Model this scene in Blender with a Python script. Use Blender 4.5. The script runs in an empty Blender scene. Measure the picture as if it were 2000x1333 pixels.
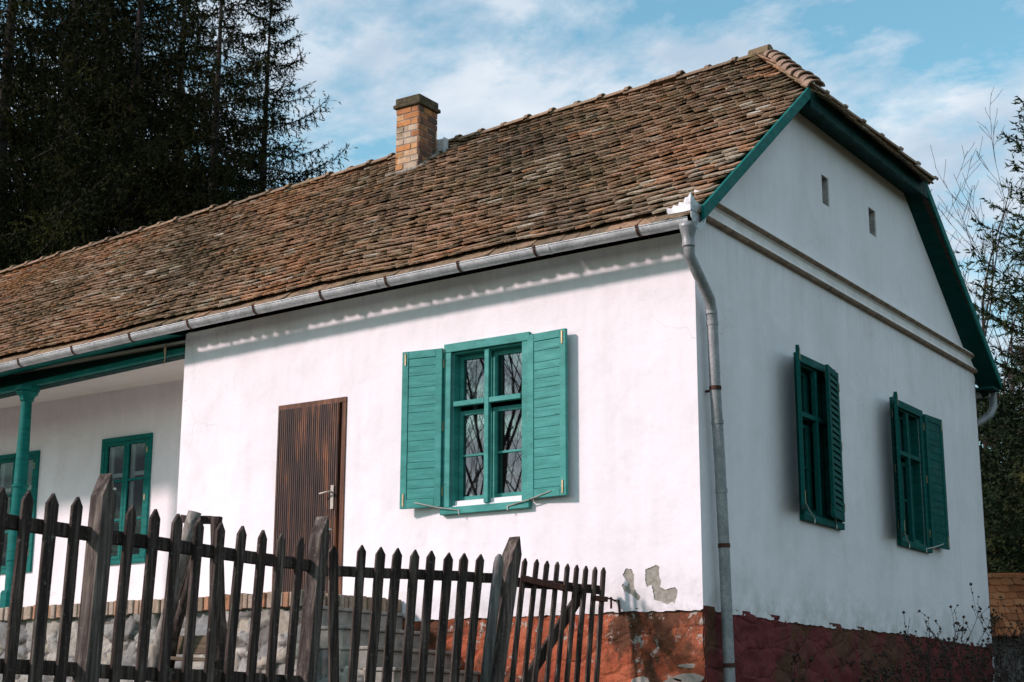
import bpy, bmesh, math, random
import numpy as np
from mathutils import Vector, Matrix
random.seed(7); rng = np.random.default_rng(7)
sc = bpy.context.scene
C = sc.collection

# ------------------------------------------------------------------ camera
cd = bpy.data.cameras.new('camera'); cam = bpy.data.objects.new('camera', cd); C.objects.link(cam)
CAM = Vector((6.1813, -12.2201, -0.9599))
FW = Vector((-0.53835247, 0.80940227, 0.23461582)); RT = Vector((0.83303854, 0.55320688, 0.00298978)); UP = Vector((0.12737115, -0.19705358, 0.97208358))
cam.matrix_world = Matrix(((RT.x, UP.x, -FW.x, CAM.x), (RT.y, UP.y, -FW.y, CAM.y), (RT.z, UP.z, -FW.z, CAM.z), (0, 0, 0, 1)))
cd.sensor_width = 36; cd.lens = 55.97; cd.clip_end = 2000; cd.clip_start = 0.1
cd.dof.use_dof = True; cd.dof.focus_distance = 14.5; cd.dof.aperture_fstop = 6.3
sc.camera = cam

# ------------------------------------------------------------------ light
SUN = Vector((-0.85, -1.0, 0.70)).normalized()          # towards the sun
el = math.asin(SUN.z); az = math.atan2(SUN.x, SUN.y)
sd = bpy.data.lights.new('sun', 'SUN'); sd.energy = 4.15; sd.angle = math.radians(5); sd.color = (1.0, 0.79, 0.815)
so = bpy.data.objects.new('sun', sd); C.objects.link(so)
so.rotation_euler = SUN.to_track_quat('Z', 'Y').to_euler()
w = bpy.data.worlds.new('World'); sc.world = w; w.use_nodes = True
nt = w.node_tree; N = nt.nodes; Lk = nt.links
for n in list(N): N.remove(n)
out = N.new('ShaderNodeOutputWorld'); bg = N.new('ShaderNodeBackground'); bg.inputs[1].default_value = 0.15
sky = N.new('ShaderNodeTexSky'); sky.sky_type = 'NISHITA'; sky.sun_disc = False
sky.sun_elevation = el; sky.sun_rotation = az; sky.air_density = 1.0; sky.dust_density = 0.4; sky.ozone_density = 1.5
tint = N.new('ShaderNodeMix'); tint.data_type = 'RGBA'; tint.blend_type = 'MULTIPLY'; tint.inputs[0].default_value = 1
tint.inputs[7].default_value = (1.20, 1.62, 1.38, 1)
Lk.new(sky.outputs[0], tint.inputs[6])
tc = N.new('ShaderNodeTexCoord')
# clouds: a layer at constant height, direction divided by its height
sx = N.new('ShaderNodeSeparateXYZ'); Lk.new(tc.outputs['Generated'], sx.inputs[0])
mz = N.new('ShaderNodeMath'); mz.operation = 'MAXIMUM'; mz.inputs[1].default_value = 0.04; Lk.new(sx.outputs[2], mz.inputs[0])
az_ = N.new('ShaderNodeMath'); az_.operation = 'ADD'; az_.inputs[1].default_value = 0.25; Lk.new(mz.outputs[0], az_.inputs[0])
dv = N.new('ShaderNodeVectorMath'); dv.operation = 'DIVIDE'; Lk.new(tc.outputs['Generated'], dv.inputs[0])
cb = N.new('ShaderNodeCombineXYZ')
for i in range(3): Lk.new(az_.outputs[0], cb.inputs[i])
Lk.new(cb.outputs[0], dv.inputs[1])
mp = N.new('ShaderNodeMapping'); mp.inputs['Location'].default_value = (3.1, 1.7, 0.4); mp.inputs['Rotation'].default_value = (0, 0, 0.5); mp.inputs['Scale'].default_value = (1.0, 1.25, 1.0)
Lk.new(dv.outputs[0], mp.inputs[0])
n1 = N.new('ShaderNodeTexNoise'); n1.inputs['Scale'].default_value = 4.4; n1.inputs['Detail'].default_value = 9; n1.inputs['Roughness'].default_value = 0.62; n1.inputs['Distortion'].default_value = 0.25
n2 = N.new('ShaderNodeTexNoise'); n2.inputs['Scale'].default_value = 13; n2.inputs['Detail'].default_value = 6; n2.inputs['Roughness'].default_value = 0.6
Lk.new(mp.outputs[0], n1.inputs['Vector']); Lk.new(mp.outputs[0], n2.inputs['Vector'])
ad = N.new('ShaderNodeMath'); ad.operation = 'MULTIPLY_ADD'; ad.inputs[1].default_value = 0.38
Lk.new(n2.outputs[0], ad.inputs[0]); Lk.new(n1.outputs[0], ad.inputs[2])
cr = N.new('ShaderNodeValToRGB'); cr.color_ramp.elements[0].position = 0.555; cr.color_ramp.elements[0].color = (0, 0, 0, 1)
cr.color_ramp.elements[1].position = 0.745; cr.color_ramp.elements[1].color = (0.95, 0.95, 0.95, 1)
Lk.new(ad.outputs[0], cr.inputs[0])
mx = N.new('ShaderNodeMix'); mx.data_type = 'RGBA'; mx.inputs[7].default_value = (4.05, 4.75, 5.55, 1)
n3 = N.new('ShaderNodeTexNoise'); n3.inputs['Scale'].default_value = 7; n3.inputs['Detail'].default_value = 7; Lk.new(mp.outputs[0], n3.inputs['Vector'])
cc = N.new('ShaderNodeMix'); cc.data_type = 'RGBA'; cc.inputs[6].default_value = (3.3, 4.15, 5.1, 1); cc.inputs[7].default_value = (5.6, 6.0, 6.5, 1)
c3 = N.new('ShaderNodeMapRange'); c3.inputs[1].default_value = 0.35; c3.inputs[2].default_value = 0.68; Lk.new(n3.outputs[0], c3.inputs[0]); Lk.new(c3.outputs[0], cc.inputs[0]); Lk.new(cc.outputs[2], mx.inputs[7])
Lk.new(cr.outputs[0], mx.inputs[0]); Lk.new(tint.outputs[2], mx.inputs[6]); Lk.new(mx.outputs[2], bg.inputs[0]); Lk.new(bg.outputs[0], out.inputs[0])
sc.view_settings.view_transform = 'Standard'; sc.view_settings.look = 'None'; sc.view_settings.exposure = 0.0; sc.view_settings.gamma = 1
sc.render.resolution_x = 1024; sc.render.resolution_y = 682

# ------------------------------------------------------------------ materials
def ramp(nt, fac, stops):
    r = nt.nodes.new('ShaderNodeValToRGB'); e = r.color_ramp.elements
    while len(e) > 1: e.remove(e[-1])
    e[0].position = stops[0][0]; e[0].color = (*stops[0][1], 1)
    for p, c in stops[1:]:
        x = e.new(p); x.color = (*c, 1)
    nt.links.new(fac, r.inputs[0]); return r.outputs[0]
def noise(nt, scale, detail=4, rough=0.55, sc3=(1, 1, 1), dist=0, loc=(0, 0, 0), rot=(0, 0, 0)):
    t = nt.nodes.new('ShaderNodeTexCoord'); m = nt.nodes.new('ShaderNodeMapping'); m.inputs['Scale'].default_value = sc3; m.inputs['Location'].default_value = loc; m.inputs['Rotation'].default_value = rot
    n = nt.nodes.new('ShaderNodeTexNoise'); n.inputs['Scale'].default_value = scale; n.inputs['Detail'].default_value = detail; n.inputs['Roughness'].default_value = rough; n.inputs['Distortion'].default_value = dist
    nt.links.new(t.outputs['Object'], m.inputs[0]); nt.links.new(m.outputs[0], n.inputs['Vector']); return n.outputs[0]
def mixc(nt, fac, a, b, mode='MIX'):
    m = nt.nodes.new('ShaderNodeMix'); m.data_type = 'RGBA'; m.blend_type = mode
    for sock, v in ((0, fac), (6, a), (7, b)):
        if hasattr(v, 'is_linked') or hasattr(v, 'links'): nt.links.new(v, m.inputs[sock])
        elif sock == 0: m.inputs[0].default_value = v
        else: m.inputs[sock].default_value = (*v, 1)
    return m.outputs[2]
def bump(nt, h, strength, dist, prev=None):
    b = nt.nodes.new('ShaderNodeBump'); b.inputs['Strength'].default_value = strength; b.inputs['Distance'].default_value = dist
    nt.links.new(h, b.inputs['Height'])
    if prev is not None: nt.links.new(prev, b.inputs['Normal'])
    return b.outputs[0]
def newmat(name, rough=0.8, metal=0.0, spec=0.3):
    m = bpy.data.materials.new(name); m.use_nodes = True; p = m.node_tree.nodes['Principled BSDF']
    p.inputs['Roughness'].default_value = rough; p.inputs['Metallic'].default_value = metal; p.inputs['Specular IOR Level'].default_value = spec
    return m, m.node_tree, p
def g1(v): return (v, v, v)

def m_plaster():
    m, t, p = newmat('white_plaster', 0.9, spec=0.15)
    a = ramp(t, noise(t, 0.9, 5, 0.6), [(0.3, (0.80, 0.77, 0.775)), (0.6, (0.86, 0.835, 0.84)), (0.8, (0.83, 0.80, 0.80))])
    s = ramp(t, noise(t, 3.0, 6, 0.7, (1, 1, 0.12)), [(0.42, g1(1)), (0.70, (0.86, 0.85, 0.84)), (0.85, (0.78, 0.77, 0.76))])
    f = ramp(t, noise(t, 34, 3, 0.6), [(0.30, (0.80, 0.79, 0.78)), (0.36, g1(1))])
    z = t.nodes.new('ShaderNodeTexCoord'); sp = t.nodes.new('ShaderNodeSeparateXYZ'); t.links.new(z.outputs['Object'], sp.inputs[0])
    c = mixc(t, 0.55, a, s, 'MULTIPLY'); c = mixc(t, 0.35, c, f, 'MULTIPLY')
    # rising damp and grime near the foot of the wall
    sm = t.nodes.new('ShaderNodeMapRange'); sm.inputs[1].default_value = 0.0; sm.inputs[2].default_value = 0.42; sm.inputs[3].default_value = 1.0; sm.inputs[4].default_value = 0.0
    t.links.new(sp.outputs[2], sm.inputs[0]); mm = t.nodes.new('ShaderNodeMath'); mm.operation = 'MULTIPLY'
    t.links.new(sm.outputs[0], mm.inputs[0]); t.links.new(ramp(t, noise(t, 4.5, 6, 0.7), [(0.42, g1(0)), (0.62, g1(0.8))]), mm.inputs[1])
    c = mixc(t, mm.outputs[0], c, (0.50, 0.50, 0.46))
    # stained corner edge
    sy = t.nodes.new('ShaderNodeMapRange'); sy.inputs[1].default_value = 0.0; sy.inputs[2].default_value = 0.09; sy.inputs[3].default_value = 0.6; sy.inputs[4].default_value = 0.0
    # drip stains under the cornice and the eaves
    dz = t.nodes.new('ShaderNodeMapRange'); dz.inputs[1].default_value = 2.75; dz.inputs[2].default_value = 3.5; dz.inputs[3].default_value = 0.0; dz.inputs[4].default_value = 1.0; t.links.new(sp.outputs[2], dz.inputs[0])
    d2 = t.nodes.new('ShaderNodeMapRange'); d2.inputs[1].default_value = 3.50; d2.inputs[2].default_value = 3.60; d2.inputs[3].default_value = 1.0; d2.inputs[4].default_value = 0.12; t.links.new(sp.outputs[2], d2.inputs[0])
    d3 = t.nodes.new('ShaderNodeMath'); d3.operation = 'MULTIPLY'; t.links.new(dz.outputs[0], d3.inputs[0]); t.links.new(d2.outputs[0], d3.inputs[1])
    dm = t.nodes.new('ShaderNodeMath'); dm.operation = 'MULTIPLY'; t.links.new(d3.outputs[0], dm.inputs[0]); t.links.new(ramp(t, noise(t, 11, 6, 0.7, (1, 1, 0.05)), [(0.45, g1(0)), (0.72, g1(0.34))]), dm.inputs[1])
    c = mixc(t, dm.outputs[0], c, (0.42, 0.40, 0.37))
    # blotchy limewash
    c = mixc(t, ramp(t, noise(t, 2.1, 7, 0.65, dist=0.6), [(0.52, g1(0)), (0.62, g1(0.16))]), c, (0.60, 0.575, 0.56))
    # hairline cracks in places
    v = t.nodes.new('ShaderNodeTexVoronoi'); v.feature = 'DISTANCE_TO_EDGE'; v.inputs['Scale'].default_value = 1.7; nv = t.nodes.new('ShaderNodeTexNoise'); nv.inputs['Scale'].default_value = 3; nv.inputs['Detail'].default_value = 5
    va = t.nodes.new('ShaderNodeVectorMath'); va.operation = 'MULTIPLY_ADD'; va.inputs[1].default_value = (0.35, 0.35, 0.35); t.links.new(z.outputs['Object'], nv.inputs['Vector']); t.links.new(nv.outputs['Color'], va.inputs[0]); t.links.new(z.outputs['Object'], va.inputs[2]); t.links.new(va.outputs[0], v.inputs['Vector'])
    ck = t.nodes.new('ShaderNodeMath'); ck.operation = 'MULTIPLY'; t.links.new(ramp(t, v.outputs[0], [(0.0, g1(1)), (0.0045, g1(0))]), ck.inputs[0]); t.links.new(ramp(t, noise(t, 0.8, 3, 0.5, loc=(3, 1, 8)), [(0.58, g1(0)), (0.66, g1(0.40))]), ck.inputs[1])
    c = mixc(t, ck.outputs[0], c, (0.22, 0.20, 0.18))
    t.links.new(c, p.inputs['Base Color'])
    b = bump(t, noise(t, 1.6, 4, 0.5), 0.45, 0.06); b = bump(t, noise(t, 6, 4, 0.5), 0.25, 0.02, b); b = bump(t, noise(t, 26, 5, 0.6), 0.3, 0.006, b)
    t.links.new(b, p.inputs['Normal']); return m
PL = m_plaster()

def m_barerender():
    m, t, p = newmat('bare_grey_render', 0.95, spec=0.1)
    t.links.new(ramp(t, noise(t, 22, 6, 0.7), [(0.3, (0.20, 0.19, 0.15)), (0.5, (0.30, 0.29, 0.24)), (0.7, (0.40, 0.39, 0.34))]), p.inputs['Base Color'])
    t.links.new(bump(t, noise(t, 60, 5, 0.7), 0.5, 0.006), p.inputs['Normal']); return m
BARE = m_barerender()

def m_plinth(name, c1, c2, cd_, pale, plo, phi):
    m, t, p = newmat(name, 0.85, spec=0.2)
    c = ramp(t, noise(t, 2.6, 6, 0.65), [(0.3, cd_), (0.46, c1), (0.62, c2), (0.8, c1)])
    d = ramp(t, noise(t, 1.7, 7, 0.72, (1, 1, 0.55), 0.6, (5, 2, 1)), [(0.50, g1(0)), (0.58, g1(1))])
    c = mixc(t, d, c, mixc(t, noise(t, 9, 4), (0.05, 0.02, 0.012), (0.16, 0.07, 0.035)))
    e = ramp(t, noise(t, 7.5, 7, 0.75, (1, 1, 0.8), 0.3, (1, 7, 3)), [(plo, g1(0)), (phi, g1(1))])
    c = mixc(t, e, c, mixc(t, noise(t, 30, 4), tuple(x * 0.55 for x in pale), pale))
    t.links.new(c, p.inputs['Base Color'])
    v = t.nodes.new('ShaderNodeTexVoronoi'); v.feature = 'DISTANCE_TO_EDGE'; v.inputs['Scale'].default_value = 2.6
    tc = t.nodes.new('ShaderNodeTexCoord'); mp = t.nodes.new('ShaderNodeMapping'); mp.inputs['Scale'].default_value = (1, 1, 1.9); t.links.new(tc.outputs['Object'], mp.inputs[0]); t.links.new(mp.outputs[0], v.inputs['Vector'])
    b = bump(t, ramp(t, v.outputs[0], [(0, g1(0)), (0.1, g1(1))]), 0.5, 0.02)
    b = bump(t, noise(t, 9, 6, 0.65, dist=0.8), 0.8, 0.035, b); b = bump(t, noise(t, 45, 4, 0.6), 0.5, 0.008, b)
    b = bump(t, e, 0.4, -0.01, b)
    t.links.new(b, p.inputs['Normal']); return m
PLF = m_plinth('peeling_red_paint', (0.33, 0.082, 0.036), (0.42, 0.125, 0.06), (0.22, 0.042, 0.025), (0.55, 0.50, 0.42), 0.58, 0.62)
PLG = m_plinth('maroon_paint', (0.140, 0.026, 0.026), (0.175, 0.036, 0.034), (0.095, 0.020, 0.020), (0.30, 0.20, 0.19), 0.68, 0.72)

def m_teal(name='teal_paint', k=1.0, grain=(1, 1, 8)):
    m, t, p = newmat(name, 0.6, spec=0.12)
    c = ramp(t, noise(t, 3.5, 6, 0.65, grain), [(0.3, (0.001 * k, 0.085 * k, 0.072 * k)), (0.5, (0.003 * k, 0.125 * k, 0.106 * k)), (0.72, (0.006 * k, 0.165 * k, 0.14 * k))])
    wv = ramp(t, noise(t, 40, 5, 0.75), [(0.68, g1(0)), (0.74, g1(0.5))])
    c = mixc(t, wv, c, (0.03 * k, 0.18 * k, 0.15 * k))
    t.links.new(c, p.inputs['Base Color'])
    t.links.new(ramp(t, noise(t, 8, 4), [(0.3, g1(0.5)), (0.7, g1(0.75))]), p.inputs['Roughness'])
    t.links.new(bump(t, noise(t, 14, 5, 0.6, grain), 0.25, 0.004), p.inputs['Normal']); return m
TEAL = m_teal(); TEALF = None; TEALD = m_teal('teal_paint_horizontal', 0.9, (1, 1, 9)); TEALK = m_teal('shade_darkened_teal', 0.28)  # TEALK: shade of soffits and beam painted into a darker teal

TEALG = m_teal('gable_shade_toned_teal', 0.66); TEALGH = m_teal('gable_shade_toned_boards', 0.62, (1, 1, 9))  # teal copies darkened so the colour carries the gable-side shade
def m_faded(name, grain):
    m, t, p = newmat(name, 0.6, spec=0.25)
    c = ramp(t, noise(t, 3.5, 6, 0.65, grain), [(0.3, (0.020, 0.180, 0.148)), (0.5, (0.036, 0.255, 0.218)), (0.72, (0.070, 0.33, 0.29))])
    c = mixc(t, ramp(t, noise(t, 40, 5, 0.75), [(0.60, g1(0)), (0.7, g1(0.5))]), c, (0.20, 0.45, 0.41))
    c = mixc(t, ramp(t, noise(t, 9, 6, 0.7, grain), [(0.30, g1(0.85)), (0.40, g1(0))]), c, (0.02, 0.10, 0.085))
    t.links.new(c, p.inputs['Base Color']); t.links.new(bump(t, noise(t, 14, 5, 0.6, grain), 0.3, 0.004), p.inputs['Normal']); return m
TEALF = m_faded('sun_faded_teal_paint', (1, 1, 2.5)); TEALFH = m_faded('sun_faded_teal_boards', (1, 1, 9))
def m_tile():
    m, t, p = newmat('old_clay_tile', 0.93, spec=0.12)
    at = t.nodes.new('ShaderNodeAttribute'); at.attribute_name = 'tint'; at.attribute_type = 'GEOMETRY'
    c = ramp(t, at.outputs['Fac'], [(0.0, (0.15, 0.12, 0.085)), (0.22, (0.265, 0.185, 0.125)), (0.42, (0.365, 0.245, 0.160)), (0.56, (0.44, 0.265, 0.165)),
                                  (0.72, (0.50, 0.265, 0.14)), (0.82, (0.42, 0.33, 0.235)), (0.92, (0.50, 0.43, 0.33)), (1.0, (0.60, 0.55, 0.45))])
    moss = ramp(t, noise(t, 1.1, 6, 0.7, loc=(2, 0, 0)), [(0.40, g1(0)), (0.66, g1(0.75))])
    mo = t.nodes.new('ShaderNodeMath'); mo.operation = 'MULTIPLY'; t.links.new(moss, mo.inputs[0]); t.links.new(ramp(t, noise(t, 16, 6, 0.75), [(0.40, g1(0.0)), (0.6, g1(1))]), mo.inputs[1])
    c = mixc(t, mo.outputs[0], c, mixc(t, noise(t, 40, 3), (0.12, 0.11, 0.045), (0.28, 0.25, 0.11)))
    li = ramp(t, noise(t, 24, 7, 0.8, loc=(9, 4, 1)), [(0.60, g1(0)), (0.66, g1(0.75))])
    c = mixc(t, li, c, mixc(t, noise(t, 60, 2), (0.22, 0.20, 0.16), (0.40, 0.38, 0.32)))
    dk = ramp(t, noise(t, 30, 6, 0.75, loc=(3, 8, 1)), [(0.34, g1(0.35)), (0.52, g1(1))])
    c = mixc(t, 1.0, c, dk, 'MULTIPLY')
    t.links.new(c, p.inputs['Base Color'])
    b = bump(t, noise(t, 22, 6, 0.75), 0.9, 0.02); t.links.new(b, p.inputs['Normal']); return m
TILE = m_tile()

def m_wood(name, stops, scale=(1, 1, 0.06), s=28, rough=0.85, bs=0.5, spec=0.2, lich=0.0):
    m, t, p = newmat(name, rough, spec=spec)
    c = ramp(t, noise(t, s, 6, 0.65, scale, 0.4), stops)
    k = ramp(t, noise(t, 2.2, 5, 0.6), [(0.3, g1(0.6)), (0.7, g1(1.25))])
    c = mixc(t, 1.0, c, k, 'MULTIPLY')
    if lich:
        c = mixc(t, ramp(t, noise(t, 30, 7, 0.8), [(0.58, g1(0)), (0.66, g1(lich))]), c, (0.24, 0.23, 0.19))
    t.links.new(c, p.inputs['Base Color'])
    b = bump(t, noise(t, s * 1.3, 6, 0.7, scale, 0.4), bs, 0.008); b = bump(t, noise(t, 50, 4, 0.7), 0.25, 0.004, b)
    t.links.new(b, p.inputs['Normal']); return m
FEN = m_wood('weathered_fence_wood', [(0.3, (0.012, 0.008, 0.006)), (0.48, (0.036, 0.025, 0.020)), (0.62, (0.10, 0.078, 0.062)), (0.76, (0.24, 0.215, 0.18))], lich=0.6)
GREY = m_wood('grey_weathered_wood', [(0.3, (0.05, 0.045, 0.04)), (0.5, (0.14, 0.135, 0.125)), (0.75, (0.28, 0.27, 0.25))], lich=0.3)
POSTW = m_wood('weathered_post_wood', [(0.3, (0.022, 0.016, 0.013)), (0.48, (0.065, 0.05, 0.042)), (0.62, (0.16, 0.135, 0.11)), (0.76, (0.30, 0.27, 0.23))], lich=0.7, bs=0.9)
BARK = m_wood('grey_bark', [(0.3, (0.05, 0.042, 0.034)), (0.5, (0.19, 0.17, 0.145)), (0.75, (0.38, 0.35, 0.31))], (1, 1, 0.4), 22, bs=0.9)
DOORW = m_wood('brown_stained_door_wood', [(0.30, (0.014, 0.008, 0.006)), (0.44, (0.042, 0.020, 0.013)), (0.56, (0.080, 0.036, 0.020)), (0.64, (0.25, 0.090, 0.033)), (0.71, (0.12, 0.070, 0.048)), (0.84, (0.20, 0.16, 0.13))], (1, 1, 0.08), 20, 0.55, 0.4, 0.3)
DOORF = m_wood('brown_frame_wood', [(0.3, (0.06, 0.025, 0.014)), (0.55, (0.14, 0.06, 0.03)), (0.8, (0.26, 0.12, 0.06))], (1, 1, 0.06), 20, 0.6)
DECK = m_wood('dark_roof_boards', [(0.3, (0.02, 0.015, 0.012)), (0.7, (0.06, 0.045, 0.035))], (0.06, 1, 1), 20)
PLANK = m_wood('old_plank', [(0.3, (0.05, 0.038, 0.025)), (0.55, (0.13, 0.10, 0.065)), (0.8, (0.22, 0.18, 0.12))], (0.08, 1, 1), 20)

def m_zinc(name='galvanised_zinc', k=1.0):
    m, t, p = newmat(name, 0.55, 0.2, 0.4)
    v = t.nodes.new('ShaderNodeTexVoronoi'); v.inputs['Scale'].default_value = 75; tc = t.nodes.new('ShaderNodeTexCoord'); t.links.new(tc.outputs['Object'], v.inputs['Vector'])
    a = ramp(t, noise(t, 4, 6, 0.7), [(0.3, (0.34 * k, 0.365 * k, 0.36 * k)), (0.55, (0.56 * k, 0.585 * k, 0.58 * k)), (0.8, (0.70 * k, 0.71 * k, 0.70 * k))])
    c = mixc(t, 0.35, a, ramp(t, v.outputs['Color'], [(0.2, g1(0.5)), (0.8, g1(1.3))]), 'MULTIPLY')
    c = mixc(t, ramp(t, noise(t, 7, 7, 0.75), [(0.60, g1(0)), (0.72, g1(0.55))]), c, (0.10, 0.085, 0.06))
    t.links.new(c, p.inputs['Base Color']); t.links.new(ramp(t, noise(t, 14, 4), [(0.3, g1(0.38)), (0.7, g1(0.62))]), p.inputs['Roughness'])
    t.links.new(bump(t, noise(t, 6, 3), 0.3, 0.01), p.inputs['Normal']); return m
ZINC = m_zinc(); ZINCD = m_zinc('shade_darkened_zinc', 0.48)  # ZINCD: downpipe shade put into a darker zinc colour
def simple(name, col, rough=0.6, metal=0, spec=0.3, var=0.3, s=12):
    m, t, p = newmat(name, rough, metal, spec)
    t.links.new(ramp(t, noise(t, s, 5, 0.65), [(0.3, tuple(x * (1 - var) for x in col)), (0.7, tuple(x * (1 + var) for x in col))]), p.inputs['Base Color'])
    t.links.new(bump(t, noise(t, s * 3, 4), 0.25, 0.004), p.inputs['Normal'])
    return m
VENTSH = simple('shade_grey_plaster', (0.40, 0.38, 0.36), 0.95, var=0.4, s=9)  # plaster greyed to carry the shade inside the vents
RUST = simple('rusty_iron', (0.07, 0.03, 0.018), 0.8, 0.2, var=0.5)
BRASS = simple('dull_brass', (0.38, 0.30, 0.17), 0.5, 0.5)
WIRE = simple('plated_steel', (0.55, 0.52, 0.46), 0.4, 0.6)
WHITE = simple('white_gloss_paint', (0.74, 0.74, 0.74), 0.4, var=0.05)
CEIL = simple('painted_ceiling', (0.66, 0.64, 0.58), 0.9, var=0.05, s=2)
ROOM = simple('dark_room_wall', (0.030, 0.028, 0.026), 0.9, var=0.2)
CURT = simple('net_curtain', (0.55, 0.55, 0.54), 0.9, var=0.15)
CONC = simple('worn_concrete', (0.27, 0.26, 0.225), 0.92, spec=0.1, var=0.35, s=9)
CAPM = simple('mossy_concrete', (0.075, 0.065, 0.04), 0.95, spec=0.1, var=0.6, s=14)
PAVE = simple('terrace_paving', (0.45, 0.43, 0.40), 0.9, var=0.2, s=5)
TRUNK = simple('spruce_bark', (0.028, 0.022, 0.018), 0.9, var=0.5, s=10)
TWIG = simple('bare_twig', (0.16, 0.12, 0.09), 0.9, var=0.4, s=5)
DTWIG = simple('dark_twig', (0.05, 0.035, 0.03), 0.9, var=0.4, s=5)
SHEDW = simple('weathered_shed_board', (0.16, 0.15, 0.14), 0.9, var=0.4, s=5)
def m_shedroof():
    m, t, p = newmat('orange_clay_tile', 0.9, spec=0.15)
    at = t.nodes.new('ShaderNodeAttribute'); at.attribute_name = 'tint'; at.attribute_type = 'GEOMETRY'
    c = ramp(t, at.outputs['Fac'], [(0, (0.30, 0.10, 0.04)), (0.5, (0.48, 0.175, 0.07)), (1, (0.55, 0.24, 0.11))])
    c = mixc(t, ramp(t, noise(t, 14, 6, 0.7), [(0.5, g1(0)), (0.65, g1(0.5))]), c, (0.10, 0.09, 0.05))
    t.links.new(c, p.inputs['Base Color']); return m
SHEDR = m_shedroof()
def m_needle(name, c1, c2, c3):
    m, t, p = newmat(name, 0.85, spec=0.05)
    t.links.new(ramp(t, noise(t, 0.9, 5, 0.75), [(0.3, c1), (0.52, c2), (0.75, c3)]), p.inputs['Base Color'])
    return m
NEED = m_needle('spruce_needles', (0.007, 0.009, 0.004), (0.015, 0.018, 0.006), (0.060, 0.058, 0.014))
NEEDR = m_needle('fir_needles', (0.012, 0.022, 0.012), (0.028, 0.044, 0.020), (0.085, 0.085, 0.028))
def m_glass(name, ior, bst):
    m = bpy.data.materials.new(name); m.use_nodes = True; t = m.node_tree
    for n in list(t.nodes): t.nodes.remove(n)
    o = t.nodes.new('ShaderNodeOutputMaterial'); mx = t.nodes.new('ShaderNodeMixShader'); tr = t.nodes.new('ShaderNodeBsdfTransparent'); gl = t.nodes.new('ShaderNodeBsdfGlossy')
    tr.inputs[0].default_value = (0.62, 0.65, 0.64, 1); gl.inputs['Roughness'].default_value = 0.01
    fr = t.nodes.new('ShaderNodeFresnel'); fr.inputs[0].default_value = ior
    t.links.new(bump(t, noise(t, 1.3, 1, 0.3), bst, 0.01), gl.inputs['Normal'])
    t.links.new(fr.outputs[0], mx.inputs[0]); t.links.new(tr.outputs[0], mx.inputs[1]); t.links.new(gl.outputs[0], mx.inputs[2]); t.links.new(mx.outputs[0], o.inputs[0]); return m
GLASS = m_glass('window_glass', 3.4, 0.02); GLASSP = m_glass('porch_window_glass', 1.4, 0.03)
def m_attr(name, stops, rough=0.9, ns=20, moss=None, bs=0.6, bd=0.012):
    m, t, p = newmat(name, rough, spec=0.15)
    at = t.nodes.new('ShaderNodeAttribute'); at.attribute_name = 'tint'; at.attribute_type = 'GEOMETRY'
    c = ramp(t, at.outputs['Fac'], stops)
    c = mixc(t, 0.6, c, ramp(t, noise(t, ns, 6, 0.7), [(0.3, g1(0.45)), (0.7, g1(1.3))]), 'MULTIPLY')
    if moss: c = mixc(t, ramp(t, noise(t, ns * 0.5, 6, 0.7, loc=(4, 4, 4)), [(0.52, g1(0)), (0.64, g1(moss))]), c, (0.10, 0.085, 0.045))
    t.links.new(c, p.inputs['Base Color']); t.links.new(bump(t, noise(t, ns * 1.5, 5, 0.7), bs, bd), p.inputs['Normal']); return m
STONE = m_attr('rubble_stone', [(0, (0.12, 0.11, 0.09)), (0.02, (0.14, 0.13, 0.11)), (0.3, (0.25, 0.26, 0.25)), (0.55, (0.34, 0.34, 0.30)), (0.8, (0.42, 0.38, 0.30)), (1, (0.48, 0.47, 0.43))], ns=16, moss=0.4)
EDGEB = m_attr('edging_brick', [(0, (0.22, 0.17, 0.12)), (0.3, (0.36, 0.28, 0.20)), (0.65, (0.40, 0.34, 0.27)), (0.85, (0.42, 0.26, 0.16)), (1, (0.42, 0.19, 0.10))], ns=18, moss=0.5)
CHIMB = m_attr('chimney_brick', [(0, (0.30, 0.265, 0.23)), (0.03, (0.30, 0.265, 0.23)), (0.05, (0.10, 0.065, 0.05)), (0.14, (0.19, 0.095, 0.06)), (0.2, (0.38, 0.17, 0.075)), (0.5, (0.56, 0.26, 0.10)), (0.8, (0.58, 0.34, 0.16)), (1, (0.48, 0.38, 0.27))], ns=11, moss=0.55)

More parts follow.
